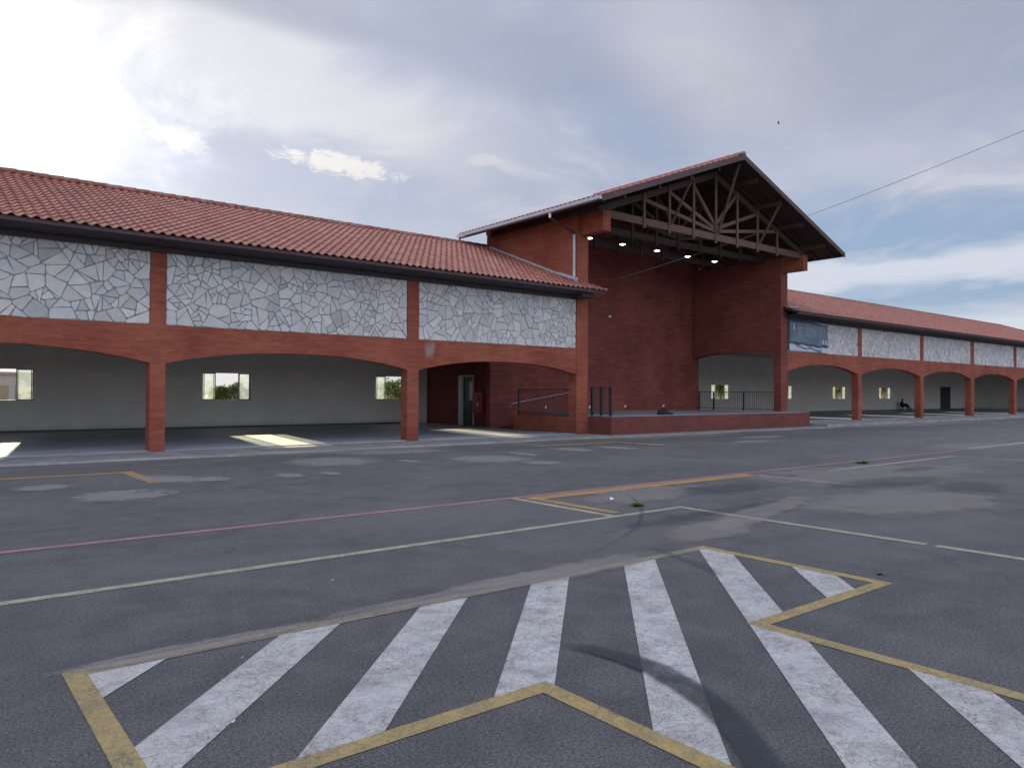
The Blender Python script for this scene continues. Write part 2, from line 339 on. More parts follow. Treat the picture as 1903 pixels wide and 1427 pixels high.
c = g.mix(g.ss(n, .42, .6), (.12, .07, .045), (.05, .07, .025)); c = g.v('SCALE', c, sc=g.ss(nf, .3, .7, .7, 1.2)); setb(g, c, .95, spec=.1)
def mat_leaf(name, a_, b_):
    m, g = newmat(name); a = attr(g); c = g.mix(a, a_, b_)
    df = nd(g.nt, 'ShaderNodeBsdfDiffuse'); tl = nd(g.nt, 'ShaderNodeBsdfTranslucent'); mx = nd(g.nt, 'ShaderNodeMixShader'); mx.inputs[0].default_value = .22
    g.nt.links.new(c, df.inputs[0]); g.nt.links.new(c, tl.inputs[0]); g.nt.links.new(df.outputs[0], mx.inputs[1]); g.nt.links.new(tl.outputs[0], mx.inputs[2]); g.nt.links.new(mx.outputs[0], g.o.inputs[0]); return m
M['leaf'] = mat_leaf('leaves', (.020, .036, .014), (.06, .09, .03))
M['leaf_light'] = mat_leaf('pale_leaves', (.035, .065, .025), (.10, .145, .06))
M['weed'] = mat_leaf('weed_leaves', (.08, .18, .04), (.17, .32, .08))
m, g = newmat('distant_hill'); M['hill'] = m
setb(g, g.mix(g.noise(g.pos, .02, 6, .65), (.09, .12, .12), (.13, .16, .155)), .95, spec=.1)

# ------------------------------------------------------------------ mesh helpers
class MB:
    def __init__(s): s.v = []; s.f = []; s.c = []; s.uv = None
    def add(s, vs, fs, col=None):
        b = len(s.v); s.v += [tuple(p) for p in vs]; s.f += [tuple(i+b for i in f) for f in fs]; s.c += [col]*len(fs); return s
    def box(s, x0, x1, y0, y1, z0, z1, col=None):
        return s.add([(x0,y0,z0),(x1,y0,z0),(x1,y1,z0),(x0,y1,z0),(x0,y0,z1),(x1,y0,z1),(x1,y1,z1),(x0,y1,z1)],
              [(0,3,2,1),(4,5,6,7),(0,1,5,4),(1,2,6,5),(2,3,7,6),(3,0,4,7)], col)
    def bar(s, a, b, w, h, up=(0,0,1), col=None):
        """rectangular member from a to b; w sideways, h along up"""
        a = Vector(a); b = Vector(b); d = (b-a).normalized(); u = Vector(up); r = d.cross(u)
        if r.length < 1e-4: r = d.cross(Vector((0,1,0)))
        r.normalize(); u = r.cross(d).normalized()
        vs = [p + r*sx*w/2 + u*sz*h/2 for p in (a, b) for sx, sz in ((-1,-1),(1,-1),(1,1),(-1,1))]
        return s.add(vs, [(3,2,1,0),(4,5,6,7),(0,1,5,4),(1,2,6,5),(2,3,7,6),(3,0,4,7)], col)
    def tube(s, pts, r, n=8):
        pts = [Vector(p) for p in pts]; rings = []
        for i, p in enumerate(pts):
            d = (pts[min(i+1, len(pts)-1)] - pts[max(i-1, 0)]).normalized(); u = Vector((0,0,1)) if abs(d.z) < .9 else Vector((1,0,0))
            a = d.cross(u).normalized(); b = a.cross(d)
            rr = r[i] if isinstance(r, (list, tuple)) else r
            rings.append([p + (a*math.cos(t) + b*math.sin(t))*rr for t in (2*math.pi*k/n for k in range(n))])
        vs = [q for rg in rings for q in rg]; fs = []
        for i in range(len(rings)-1):
            for k in range(n): fs.append((i*n+k, i*n+(k+1)%n, (i+1)*n+(k+1)%n, (i+1)*n+k))
        fs.append(tuple(range(n-1,-1,-1))); fs.append(tuple((len(rings)-1)*n+k for k in range(n)))
        return s.add(vs, fs)
    def lathe(s, prof, c, n=16):
        vs = []; fs = []
        for r, z in prof:
            for k in range(n): t = 2*math.pi*k/n; vs.append((c[0]+r*math.cos(t), c[1]+r*math.sin(t), c[2]+z))
        for i in range(len(prof)-1):
            for k in range(n): fs.append((i*n+k, i*n+(k+1)%n, (i+1)*n+(k+1)%n, (i+1)*n+k))
        return s.add(vs, fs)
    def prism(s, poly, a, b, axis):
        """poly: 2-D outline (counter-clockwise) extruded from a to b along axis 'x','y' or 'z'"""
        def P(p, t): return {'y': (p[0], t, p[1]), 'x': (t, p[0], p[1]), 'z': (p[0], p[1], t)}[axis]
        n = len(poly); vs = [P(p, a) for p in poly] + [P(p, b) for p in poly]
        fs = [tuple(range(n)), tuple(range(2*n-1, n-1, -1))] + [(i, i+n, (i+1)%n+n, (i+1)%n) for i in range(n)]
        return s.add(vs, fs)
    def build(s, name, mat, parent=None, smooth=False, org=None, fix=True):
        me = bpy.data.meshes.new(name)
        off = Vector(org) if org is not None else (parent_world(parent) if parent else Vector((0,0,0)))
        me.from_pydata([(p[0]-off.x, p[1]-off.y, p[2]-off.z) for p in s.v], [], s.f)
        mats = mat if isinstance(mat, (list, tuple)) else [mat]
        for m in mats: me.materials.append(m)
        if any(c is not None for c in s.c):
            ca = me.color_attributes.new('Col', 'FLOAT_COLOR', 'CORNER'); buf = []
            for f, c in zip(s.f, s.c):
                c = c or (1,1,1); buf += [c[0], c[1], c[2], 1.]*len(f)
            ca.data.foreach_set('color', buf)
        if fix:
            bm = bmesh.new(); bm.from_mesh(me); bmesh.ops.recalc_face_normals(bm, faces=bm.faces); bm.to_mesh(me); bm.free()
        if smooth: me.polygons.foreach_set('use_smooth', [True]*len(me.polygons))
        o = bpy.data.objects.new(name, me); COL.objects.link(o)
        if parent: o.parent = parent; o['_w'] = list(off); o.location = (0,0,0)
        else: o.location = off; o['_w'] = list(off)
        return o
def parent_world(p): return Vector(p['_w'])
def empty(name, loc=(0,0,0)):
    o = bpy.data.objects.new(name, None); COL.objects.link(o); o.location = loc; o.empty_display_size = .3; o['_w'] = list(loc); return o
def tag(o, label=None, cat=None, group=None, kind=None):
    if label: o['label'] = label
    if cat: o['category'] = cat
    if group: o['group'] = group
    if kind: o['kind'] = kind
    return o
def copy_tree(o, loc=None, parent=None):
    c = o.copy(); COL.objects.link(c); c.parent = parent
    if loc is not None:
        c.location = loc; c['_w'] = list(loc)
    for ch in list(o.children): copy_tree(ch, None, c)
    return c

# ------------------------------------------------------------------ main dimensions (metres)
D = 21.61                         # arcade front plane
YB = 33.77                        # arcade back wall
YR = 27.69                        # ridge line
LF = .07; RF = .18                # floor heights left / right
SP_L, AP_L, SB_L, ST_L, EZ_L, RZ_L = 2.41, 2.80, 3.43, 5.47, 5.69, 8.35
SP_R, AP_R, SB_R, ST_R, EZ_R, RZ_R = 2.86, 3.30, 3.91, 5.67, 5.90, 8.58
YE = 20.71
TL0, TL1, TR0, TR1 = 20.64, 21.26, 35.21, 35.83
YH = 27.25                        # hall back wall

# ------------------------------------------------------------------ ground
o = MB().add([(-900,-900,-.012),(1500,-900,-.012),(1500,1500,-.012),(-900,1500,-.012)], [(0,1,2,3)]).build('ground', M['earth']); tag(o, kind='structure')
o = MB().add([(-70,-50,0),(140,-50,0),(140,21.8,0),(-70,21.8,0)], [(0,1,2,3)]).build('parking_lot', M['asphalt']); tag(o, kind='structure')
def slab(name, mat, x0, x1, y0, y1, z0, z1):
    o = MB().box(x0, x1, y0, y1, z0, z1).build(name, mat); return tag(o, kind='structure')
def wobbly(name, mat, x0, x1, yf, yb, z, seed):
    r = random.Random(seed); n = int((x1-x0)/.5); vs = []; fs = []
    off = 0
    for i in range(n+1):
        x = x0+(x1-x0)*i/n; off = off*.75 + r.uniform(-.10, .10)
        vs += [(x, yf+off, -.01), (x, yf+off+.05, z), (x, yb, z), (x, yb, -.01)]
    for i in range(n):
        a = i*4; b = a+4; fs += [(a,b,b+1,a+1),(a+1,b+1,b+2,a+2),(a+2,b+2,b+3,a+3)]
    fs += [(0,1,2,3), (n*4,n*4+3,n*4+2,n*4+1)]
    o = MB().add(vs, fs).build(name, mat); return tag(o, kind='structure')
wobbly('pavement', M['concrete'], -30, 20.3, 19.55, D+.35, .045, 1)
wobbly('pavement', M['concrete'], 20.3, 36.4, 19.45, 21.6, .041, 2)
wobbly('pavement', M['concrete'], 36.4, 130, 19.75, D+.35, .16, 3)
slab('arcade_floor', M['floor'], -30, TL0, D+.02, YB, -.01, LF)
slab('arcade_floor', M['floor'], TR1, 110, D+.02, YB, -.01, RF)
slab('arcade_floor', M['floor'], TL0, TL1+.1, 22.05, YB, -.01, LF-.003)

# painted markings: one sheet object per colour family and place
def sheet(name, mat, polys, z=.004):
    mb = MB()
    for p in polys: mb.add([(x, y, z) for x, y in p], [tuple(range(len(p)))])
    o = mb.build(name, mat, fix=False)
    return tag(o, kind='structure')
def rect(x0, x1, y0, y1): return [(x0,y0),(x1,y0),(x1,y1),(x0,y1)]
def clip(poly, x0, x1, y0, y1):
    for ax, lim, sg in ((0,x0,1),(0,x1,-1),(1,y0,1),(1,y1,-1)):
        out = []
        for i in range(len(poly)):
            a, b = poly[i-1], poly[i]; ia, ib = sg*(a[ax]-lim) >= 0, sg*(b[ax]-lim) >= 0
            if ia != ib:
                t = (lim-a[ax])/(b[ax]-a[ax]); out.append((a[0]+t*(b[0]-a[0]), a[1]+t*(b[1]-a[1])))
            if ib: out.append(b)
        poly = out
        if not poly: return None
    return poly
stripes = []
for c0 in (-4.15, -2.98, -1.87, -.75, .42, 1.58, 2.68, 3.85, 5.0):
    par = [(c0-9, -9), (c0+.45-9, -9), (c0+.45+9, 9), (c0+9, 9)]
    for rc in ((.84, 6.63, 3.25 if c0 < -.5 else 3.17, 4.96), (2.87, 4.72, -6, 3.25 if c0 < -.5 else 3.17)):
        p = clip(par, *rc)
        if p: stripes.append(p)
sheet('hatch_stripes', M['p_white'], stripes)
sheet('stall_outline', M['p_yellow'], [rect(.72, .84, 3.13, 5.08), rect(.84, 2.87, 3.13, 3.25), rect(2.75, 2.87, -6, 3.13),
      rect(6.63, 6.76, 3.05, 5.08), rect(4.84, 6.63, 3.05, 3.17), rect(4.72, 4.84, -6, 3.17)])
sheet('faded_border', mat_paint('dusty_yellow_paint', (.40, .33, .21), 1.15, (.25, .21, .17)), [rect(.84, 6.63, 4.96, 5.09)])
sheet('red_line', M['p_red'], [rect(-30, 25.5, 9.17, 9.30)])
sheet('faded_line', M['p_pale'], [rect(-30, 8.75, 6.96, 7.08), rect(8.75, 8.88, 3.62, 7.08), rect(8.75, 8.88, -6, 3.52), rect(7.36, 7.49, 7.08, 9.17), rect(13.50, 13.64, 6.8, 8.84), rect(15.6, 22.1, 8.36, 8.50), rect(22.1, 22.22, 4, 8.5), rect(25.8, 40, 9.2, 9.5)])
sheet('orange_line', M['p_orange'], [rect(7.57, 13.6, 8.84, 9.14), rect(7.60, 7.76, 7.22, 8.84), rect(-30, 3.4, 16.72, 16.95), rect(3.4, 3.62, 14.6, 16.95),
      ])
sheet('faded_line', M['p_mid'], [rect(15.0, 18.6, 17.50, 17.72), rect(18.6, 18.82, 15.5, 17.72)], .0165)
def stain(name, mat, cx, cy, w, h, rot=0, z=.009):
    c, s_ = math.cos(R_(rot)), math.sin(R_(rot))
    vs = [(cx+(a*w*c-b*h*s_)/2, cy+(a*w*s_+b*h*c)/2, z) for a, b in ((-1,-1),(1,-1),(1,1),(-1,1))]
    mb = MB().add(vs, [(0,1,2,3)]); o = mb.build(name, mat, fix=False)
    uv = o.data.uv_layers.new(name='UVMap')
    for i, q in enumerate(((0,0),(1,0),(1,1),(0,1))): uv.data[i].uv = q
    return tag(o, kind='structure')
sz = .009
for i, (cx, cy, w, h, rot) in enumerate(((7.9, 16.6, 2.1, 2.3, -20), (11.4, 15.0, 2.0, 1.9, -10), (10.6, 18.3, 3.2, 1.5, -5), (3.9, 15.0, .9, 1.6, 20), (4.5, 14.6, .6, .8, 0), (5.9, 14.3, .5, .8, 0),
        (6.7, 14.2, .4, .6, 0), (1.8, 14.9, .9, .8, 10), (2.7, 13.1, 1.4, 1.3, 20), (.4, 14.6, .5, .6, 0), (9.4, 15.6, .4, .9, 0), (13.0, 15.6, .5, 1.2, 0), (15.2, 16.0, .9, 1.6, 0), (16.8, 15.8, .9, 1.5, 0), (18.9, 16.2, .8, .8, 0), (25.5, 16.5, 3.2, .8, 0), (23.0, 15.2, 2.5, .8, 0), (11.7, 13.4, .9, .8, 0))):
    stain('cement_stain', M['s_light'], cx, cy, w*1.35, h*1.35, rot, .009+i*.0002)
for i, (cx, cy, w, h, rot) in enumerate(((3.6, 5.08, 3.6, .34, -1), (5.0, 5.12, 3.0, .60, 2), (1.6, 5.06, 2.2, .24, 0), (9.5, 8.3, 3.5, 1.6, 10), (16, 7.5, 9, 3.4, -6), (12, 5.2, 5, 2.6, -8), (27, 9.6, 7, 2.5, 0), (10, 19.2, 9, 1.6, 0), (45, 18.6, 22, 2.4, 0), (24, 18.7, 10, 1.4, 0), (7.6, 5.6, 2.4, 1.0, 12), (34, 9.35, 9, .9, 0), (9.3, 6.0, 5, .7, 14), (4.4, 5.16, 2.4, .34, -2))):
    stain('sand_dust', M['s_dust'], cx, cy, w, h, rot, .0130+i*.0002)
# curved tyre mark
def skid(name, mat, pts, w, z):
    mb = MB(); L = []; n = len(pts)
    for i, p in enumerate(pts):
        a = Vector(pts[max(i-1,0)]); b = Vector(pts[min(i+1,n-1)]); d = (b-a).normalized(); q = Vector((-d.y, d.x))
        ww = w[i] if isinstance(w, (list, tuple)) else w
        L.append((Vector(p)+q*ww/2, Vector(p)-q*ww/2))
    mb.add([(v.x, v.y, z) for pr in L for v in pr], [(2*i, 2*i+1, 2*i+3, 2*i+2) for i in range(n-1)])
    o = mb.build(name, mat, fix=False); uv = o.data.uv_layers.new(name='UVMap')
    k = 0
    for i in range(n-1):
        for (a, b) in ((i,0),(i,1),(i+1,1),(i+1,0)):
            uv.data[k].uv = (.5+(a/(n-1)-.5)*.75, .12+b*.76); k += 1
    return tag(o, kind='structure')
def arc(cx, cy, r, a0, a1, n=20): return [(cx+r*math.cos(R_(a0+(a1-a0)*i/n)), cy+r*math.sin(R_(a0+(a1-a0)*i/n))) for i in range(n+1)]
skid('tyre_mark', M['s_tyre'], [(3.34,3.65),(3.45,3.46),(3.50,3.22),(3.50,2.96),(3.43,2.69),(3.33,2.43),(3.19,2.19),(3.05,2.00),(2.93,1.86),(2.72,1.69)], [.10,.17,.21,.23,.23,.22,.21,.21,.21,.21], .0160)
skid('tyre_mark', M['s_dark'], [(6.2,5.3),(6.0,4.6),(5.85,4.3),(5.72,4.1)], .14, .0163)
skid('tyre_mark', M['s_dark'], arc(3, 12.5, 7.4, -70, -30), .07, .0166)
for cx, cy, w, h, r in ((14.5, 6.6, 4.5, 1.5, -5), (17.5, 7.4, 2.4, .8, 0), (11.2, 7.9, 3.0, 1.2, -5), (15, 5.4, 2.6, 1.4, 10), (3, 13.3, .5, .25, 0), (8.5, 6.4, 5, .5, 3)):
    stain('oil_stain', M['s_dark'], cx, cy, w, h, r, .0170); sz += .0002

# ------------------------------------------------------------------ roof tiles
def tile_sheet(mb, O, ux, sx, nrm, width, slen, per=.25, row=.40, seg=8, umax=None, umin=None, s0=0, amp=.047, seed=0):
    """wavy clay tiles: O lower-left corner, ux along the eave, sx up the slope"""
    O = Vector(O); ux = Vector(ux); sx = Vector(sx); nrm = Vector(nrm); r = random.Random(seed)
    prof = {8: (0,.08,.18,.3,.42,.52,.6,.8), 6: (0,.12,.3,.48,.6,.8), 4: (0,.18,.42,.6)}[seg]
    def h(t): return amp*math.sin(math.pi*t/.6) if t <= .6 else -.014*math.sin(math.pi*(t-.6)/.4)
    k = 0; s = s0
    while s < slen-1e-3:
        s1 = min(s+row, slen); a = umin(s) if umin else 0; b = umax(s) if umax else width
        i0 = int(math.floor(a/per)); i1 = int(math.ceil(b/per))
        us = []
        for i in range(i0, i1):
            for t in prof: us.append((i, t))
        us.append((i1, 0)); pts = [(max(a, min(b, (i+t)*per)), h(t) if t else 0) for i, t in us]
        base = len(mb.v); drop = .034
        jig = [r.uniform(-.006, .006) for _ in range(i1-i0+1)]
        for j, (u, hh) in enumerate(pts): mb.v.append(tuple(O+ux*u+sx*(s-.02+jig[j//seg])+nrm*(hh*1.06+drop)))
        for u, hh in pts: mb.v.append(tuple(O+ux*u+sx*s1+nrm*(hh*.9)))
        for j, (u, hh) in enumerate(pts): mb.v.append(tuple(O+ux*u+sx*(s-.02+jig[j//seg])+nrm*(hh*1.06+drop-.028)))
        n = len(pts)
        for j in range(n-1):
            if j % seg == 0: c = r.random()**1.2; c = (c, c, c)
            mb.f.append((base+j, base+j+1, base+n+j+1, base+n+j)); mb.c.append(c)
            mb.f.append((base+2*n+j, base+2*n+j+1, base+j+1, base+j)); mb.c.append((c[0]*.5,)*3)
        s = s1; k += 1
def ridge_caps(mb, a, b, r=.12, step=.42, n=8):
    a = Vector(a); b = Vector(b); L = (b-a).length; d = (b-a)/L; side = d.cross(Vector((0,0,1))).normalized(); up = side.cross(d)
    k = int(L/step)
    for i in range(k):
        p0 = a+d*(L*i/k); p1 = a+d*(L*(i+1)/k+.03); vs = []
        for p, rr in ((p0, r), (p1, r*1.17)):
            for j in range(n+1):
                t = math.pi*j/n; vs.append(p+side*math.cos(t)*rr*1.1+up*(math.sin(t)*rr-.02))
        mb.add(vs, [(j, j+1, n+2+j, n+1+j) for j in range(n)]+[tuple(range(n+1)), tuple(range(2*n+1, n, -1))])

# ------------------------------------------------------------------ crazy-paving stone panel
def cutp(poly, nx, ny, lim):
    out = []
    for k in range(len(poly)):
        A, B = poly[k-1], poly[k]; fa = nx*A[0]+ny*A[1]-lim; fb = nx*B[0]+ny*B[1]-lim
        if (fa <= 0) != (fb <= 0):
            t = fa/(fa-fb); out.append((A[0]+t*(B[0]-A[0]), A[1]+t*(B[1]-A[1])))
        if fb <= 0: out.append(B)
    return out
def parea(p): return abs(sum(p[k-1][0]*p[k][1]-p[k][0]*p[k-1][1] for k in range(len(p))))/2
def stones(mb, x0, x1, z0, z1, y, seed, cell=.52):
    """crazy paving: coarse cells broken again and again by random cracks into angular slabs"""
    r = random.Random(seed); W_, H_ = x1-x0, z1-z0; pts = []
    nn = int(W_*H_/(cell*cell)*1.3)
    for _ in range(nn*30):
        p = (r.uniform(-.1, W_+.1), r.uniform(-.1, H_+.1))
        if all((p[0]-q[0])**2+(p[1]-q[1])**2 > (cell*.55)**2 for q in pts): pts.append(p)
        if len(pts) >= nn: break
    cells = []
    for i, p in enumerate(pts):
        poly = [(0,0),(W_,0),(W_,H_),(0,H_)]
        for d2, j in sorted(((q[0]-p[0])**2+(q[1]-p[1])**2, j) for j, q in enumerate(pts) if j != i)[:20]:
            q = pts[j]; d = math.sqrt(d2); nx, ny = (q[0]-p[0])/d, (q[1]-p[1])/d
            poly = cutp(poly, nx, ny, nx*(p[0]+q[0])/2+ny*(p[1]+q[1])/2)
            if len(poly) < 3: break
        if len(poly) >= 3: cells.append((poly, r.uniform(.055, .19)))
    slabs = []
    while cells:
        poly, thr = cells.pop(); a = parea(poly)
        if a < thr or a < .05: slabs.append(poly); continue
        cx = sum(p[0] for p in poly)/len(poly); cz = sum(p[1] for p in poly)/len(poly)
        far = max(poly, key=lambda p: (p[0]-cx)**2+(p[1]-cz)**2)
        th = math.atan2(far[1]-cz, far[0]-cx)+r.gauss(0, .38); off = r.gauss(0, .14)*math.sqrt(a)
        nx, ny = math.cos(th), math.sin(th); lim = nx*cx+ny*cz+off
        A = cutp(poly, nx, ny, lim); B = cutp(poly, -nx, -ny, -lim); k = r.uniform(.6, 1.4)
        for q in (A, B):
            if len(q) >= 3 and parea(q) > .004: cells.append((q, thr*k))
    for poly in slabs:
        # inset for the joint
        n = len(poly); sa = sum(poly[k-1][0]*poly[k][1]-poly[k][0]*poly[k-1][1] for k in range(n))
        if sa < 0: poly = poly[::-1]
        src = list(poly); q = list(poly)
        for k in range(n):
            A, B = src[k-1], src[k]; L = math.hypot(B[0]-A[0], B[1]-A[1])
            if L < .004: continue
            nx, ny = (B[1]-A[1])/L, -(B[0]-A[0])/L
            ja = r.gauss(0, .035); ca, sn = math.cos(ja), math.sin(ja); nx, ny = nx*ca-ny*sn, nx*sn+ny*ca
            mx, my = (A[0]+B[0])/2, (A[1]+B[1])/2
            q = cutp(q, nx, ny, nx*mx+ny*my-r.uniform(.0045, .0095))
            if len(q) < 3: break
        if len(q) < 3 or parea(q) < .0025: continue
        cx = sum(a for a, b in q)/len(q); cz = sum(b for a, b in q)/len(q); o_ = []
        for k in range(len(q)):   # knock the corners off, chip the long edges
            A = q[k]; B = q[(k+1) % len(q)]; L = math.hypot(B[0]-A[0], B[1]-A[1])
            if L < .012: continue
            e = min(.30, r.uniform(.018, .055)/L); o_.append((A[0]+(B[0]-A[0])*e, A[1]+(B[1]-A[1])*e))
            if L > .16:
                m_ = r.uniform(.35, .65); b_ = r.uniform(0, .010); X, Z = A[0]+(B[0]-A[0])*m_, A[1]+(B[1]-A[1])*m_
                dd = math.hypot(cx-X, cz-Z)+1e-6; o_.append((X+(cx-X)/dd*b_, Z+(cz-Z)/dd*b_))
            o_.append((B[0]-(B[0]-A[0])*e, B[1]-(B[1]-A[1])*e))
        q = o_; n = len(q)
        if n < 3: continue
        th = r.uniform(.014, .036); b = r.uniform(.60, .76); t_ = r.choice(((1,.99,.95),(.98,1,1.01),(1.03,.98,.94),(1,1,.98),(.97,.99,1.0),(1.0,.97,.97)))
        if r.random() < .13: b *= r.uniform(.75, .9)
        col = tuple(min(.85, b*k*w_) for k, w_ in zip(t_, (1.03, 1.0, .955)))
        tilt = (r.uniform(-.04, .04), r.uniform(-.04, .04))
        f = lambda a, c, s, dd: (x0+cx+(a-cx)*s, y-dd-(a-cx)*tilt[0]-(c-cz)*tilt[1], z0+cz+(c-cz)*s)
        vs = [(x0+a, y+.01, z0+c) for a, c in q]+[f(a, c, 1, th*.6) for a, c in q]+[f(a, c, .94, th) for a, c in q]
        fs = [(k, (k+1) % n, n+(k+1) % n, n+k) for k in range(n)]+[(n+k, n+(k+1) % n, 2*n+(k+1) % n, 2*n+k) for k in range(n)]+[tuple(range(2*n, 3*n))]
        mb.add(vs, fs, col)

# ------------------------------------------------------------------ windows, wall with openings
def wall_holes(mb, x0, x1, z0, z1, y0, y1, holes):
    """wall along X with rectangular holes (hx0,hx1,hz0,hz1)"""
    xs = x0
    for hx0, hx1, hz0, hz1 in sorted(holes):
        mb.box(xs, hx0, y0, y1, z0, z1)
        if hz0 > z0+.01: mb.box(hx0, hx1, y0, y1, z0, hz0)
        mb.box(hx0, hx1, y0, y1, hz1, z1); xs = hx1
    mb.box(xs, x1, y0, y1, z0, z1)
def window(parent, x0, x1, z0, z1, y, shut=False):
    """four-sash sliding window: outer sashes fixed, inner pair slid open over them"""
    fr = MB(); t = .035; w = x1-x0; s = w*.235
    fr.box(x0, x1, y, y+.09, z0, z0+t); fr.box(x0, x1, y, y+.09, z1-t, z1); fr.box(x0, x0+t, y, y+.09, z0+t, z1-t); fr.box(x1-t, x1, y, y+.09, z0+t, z1-t)
    f = fr.build('window_frame', M['alu'], parent)
    for a, yy in ((x0+t, y+.05), (x1-t-s, y+.05)) + (((x0+t+.05, y+.015), (x1-t-s-.05, y+.015)) if not shut else ((x0+t+s, y+.015), (x1-t-2*s, y+.015))):
        m_ = MB(); b = a+s; q = .03; za, zb = z0+t, z1-t
        m_.box(a, a+q, yy, yy+.025, za, zb); m_.box(b-q, b, yy, yy+.025, za, zb); m_.box(a+q, b-q, yy, yy+.025, za, za+q); m_.box(a+q, b-q, yy, yy+.025, zb-q, zb)
        m_.build('sash', M['bronze'], f)
        g_ = MB(); g_.add([(a+q, yy+.012, za+q), (b-q, yy+.012, za+q), (b-q, yy+.012, zb-q), (a+q, yy+.012, zb-q)], [(0,1,2,3)]); g_.build('pane', M['glass'], f, fix=False)
    MB().box(x0-.04, x1+.04, y-.05, y, z0-.03, z0).build('sill', M['alu'], f)
    return f

# ------------------------------------------------------------------ arcade wings
TH = .40
def arch_band(mb, xa, xb, sp, ap, top, y0, y1, n=28):
    vs = []; fs = []
    for i in range(n+1):
        t = i/n; x = xa+(xb-xa)*t; z = sp+(ap-sp)*(1-abs(2*t-1)**2.2)
        vs += [(x, y0, z), (x, y0, top), (x, y1, z), (x, y1, top)]
    for i in range(n):
        a = i*4; b = a+4
        fs += [(a, b, b+1, a+1), (a+2, a+3, b+3, b+2), (a, a+2, b+2, b), (a+1, b+1, b+3, a+3)]
    fs += [(0,1,3,2), (n*4, n*4+2, n*4+3, n*4+1)]
    mb.add(vs, fs)
def wing(root, cols, x0, x1, fl, sp, ap, sb, st, ez, rz, wins, door, xr0, xr1, hip, stone_seed, ceil):
    ztop = st+.02
    # pillars (floor to springing), pilasters (stone band)
    for a, b in cols:
        MB().box(a, b, D, D+TH, fl-.05, sp).build('pillar', M['brick'], root)
        MB().box(a, b, D, D+TH, sb, ztop).build('pilaster', M['brick'], root)
    edges = [(x0, x0)] + list(cols) + [(x1, x1)]
    mb = MB()
    for (a0, a1), (b0, b1) in zip(edges[:-1], edges[1:]):
        if b0-a1 > .3: arch_band(mb, a1, b0, sp, ap, sb, D, D+TH)
    for a, b in cols: mb.box(a, b, D, D+TH, sp, sb)
    mb.build('arch_beam', M['brick'], root)
    for i, ((a0, a1), (b0, b1)) in enumerate(zip(edges[:-1], edges[1:])):
        if b0-a1 < .3: continue
        back = MB().box(a1, b0, D+.05, D+TH, sb, ztop).build('stone_backing', M['mortar'], root)
        if b0 < -9 or a1 > 92: continue
        s_ = MB(); stones(s_, a1+.004, b0-.004, sb+.004, ztop-.01, D+.05, stone_seed+i, .52); s_.build('stone_panel', M['stone'], root)
    # back wall, ceiling
    holes = [(a, b, c, d) for a, b, c, d in wins] + ([door] if door else [])
    mb = MB(); wall_holes(mb, x0, x1, fl-.05, ceil, YB, YB+.2, holes); mb.build('back_wall', M['cream'], root)
    for wn in wins: window(root, *wn, YB+.06)
    mb = MB(); mb.box(x0, x1, YB+.0, YB+.2, ceil, st+.1); mb.build('upper_back_wall', M['cream'], root)
    MB().box(x0, x1, D+TH, YB, ceil, ceil+.12).build('ceiling', M['ceiling'], root)
    MB().box(x0, x1, D+TH-.002, D+TH+.12, ap-.0, ceil).build('lintel', M['cream'], root) if False else None
    # dark skirting strip along the back wall
    MB().box(x0, x1, YB-.015, YB-.001, fl, fl+.07).build('skirting', M['bronze'], root)
    # roof
    slope = math.atan2(rz-ez, YR-YE); sx = Vector((0, math.cos(slope), math.sin(slope))); nr = Vector((0, -math.sin(slope), math.cos(slope)))
    L = (YR-YE)/math.cos(slope)
    tb = MB(); um = (lambda s: xr1-xr0-s*math.cos(slope)) if hip else None
    tile_sheet(tb, (xr0, YE, ez), (1,0,0), sx, nr, xr1-xr0, L, seg=8 if xr0 < 30 else 6, umax=um, seed=stone_seed)
    roof = tb.build('roof', M['tile'], root, fix=False)
    yb2 = 2*YR-YE
    bt = MB(); bx1 = xr1; rx1 = xr1-(YR-YE if hip else 0)
    bt.add([(xr0, YR, rz), (rx1, YR, rz), (bx1, yb2, ez), (xr0, yb2, ez)], [(0,1,2,3)])
    if hip: bt.add([(rx1, YR, rz), (xr1, YE, ez), (xr1, yb2, ez)], [(0,1,2)])
    bt.build('rear_roof_slope', M['tile'], roof, fix=False)
    # lining under the tiles
    ln = MB(); o_ = nr*-.02; o2 = nr*-.10
    A = Vector((xr0+.02, YE+.03, ez+.0)); 
    q = [Vector((xr0+.01, YE+.03, ez+.01)), Vector((xr1-.01, YE+.03, ez+.01)), Vector((rx1-.01, YR, rz+.0)), Vector((xr0+.01, YR, rz+.0))]
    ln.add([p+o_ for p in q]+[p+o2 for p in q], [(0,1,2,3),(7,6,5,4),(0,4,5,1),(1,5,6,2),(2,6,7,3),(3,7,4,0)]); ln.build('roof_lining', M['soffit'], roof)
    rc = MB(); ridge_caps(rc, (xr0, YR, rz+.03), (rx1, YR, rz+.03))
    if hip: ridge_caps(rc, (rx1, YR, rz+.03), (xr1, YE, ez+.05))
    rc.build('ridge_cap', M['ridge'], roof)
    MB().box(xr0+.01, xr1, YE+.03, YE+.055, ez-.10, ez-.005).build('fascia', M['fascia_dark'], roof)
    MB().add([(xr0+.01, YE+.05, ez-.10), (xr1, YE+.05, ez-.10), (xr1, D-.002, st+.03), (xr0+.01, D-.002, st+.03), (xr0+.01, YE+.05, ez-.08), (xr1, YE+.05, ez-.08), (xr1, D-.002, st+.05), (xr0+.01, D-.002, st+.05)], [(0,1,2,3),(7,6,5,4),(0,4,5,1),(1,5,6,2),(2,6,7,3),(3,7,4,0)]).build('soffit', M['soffit'], roof)
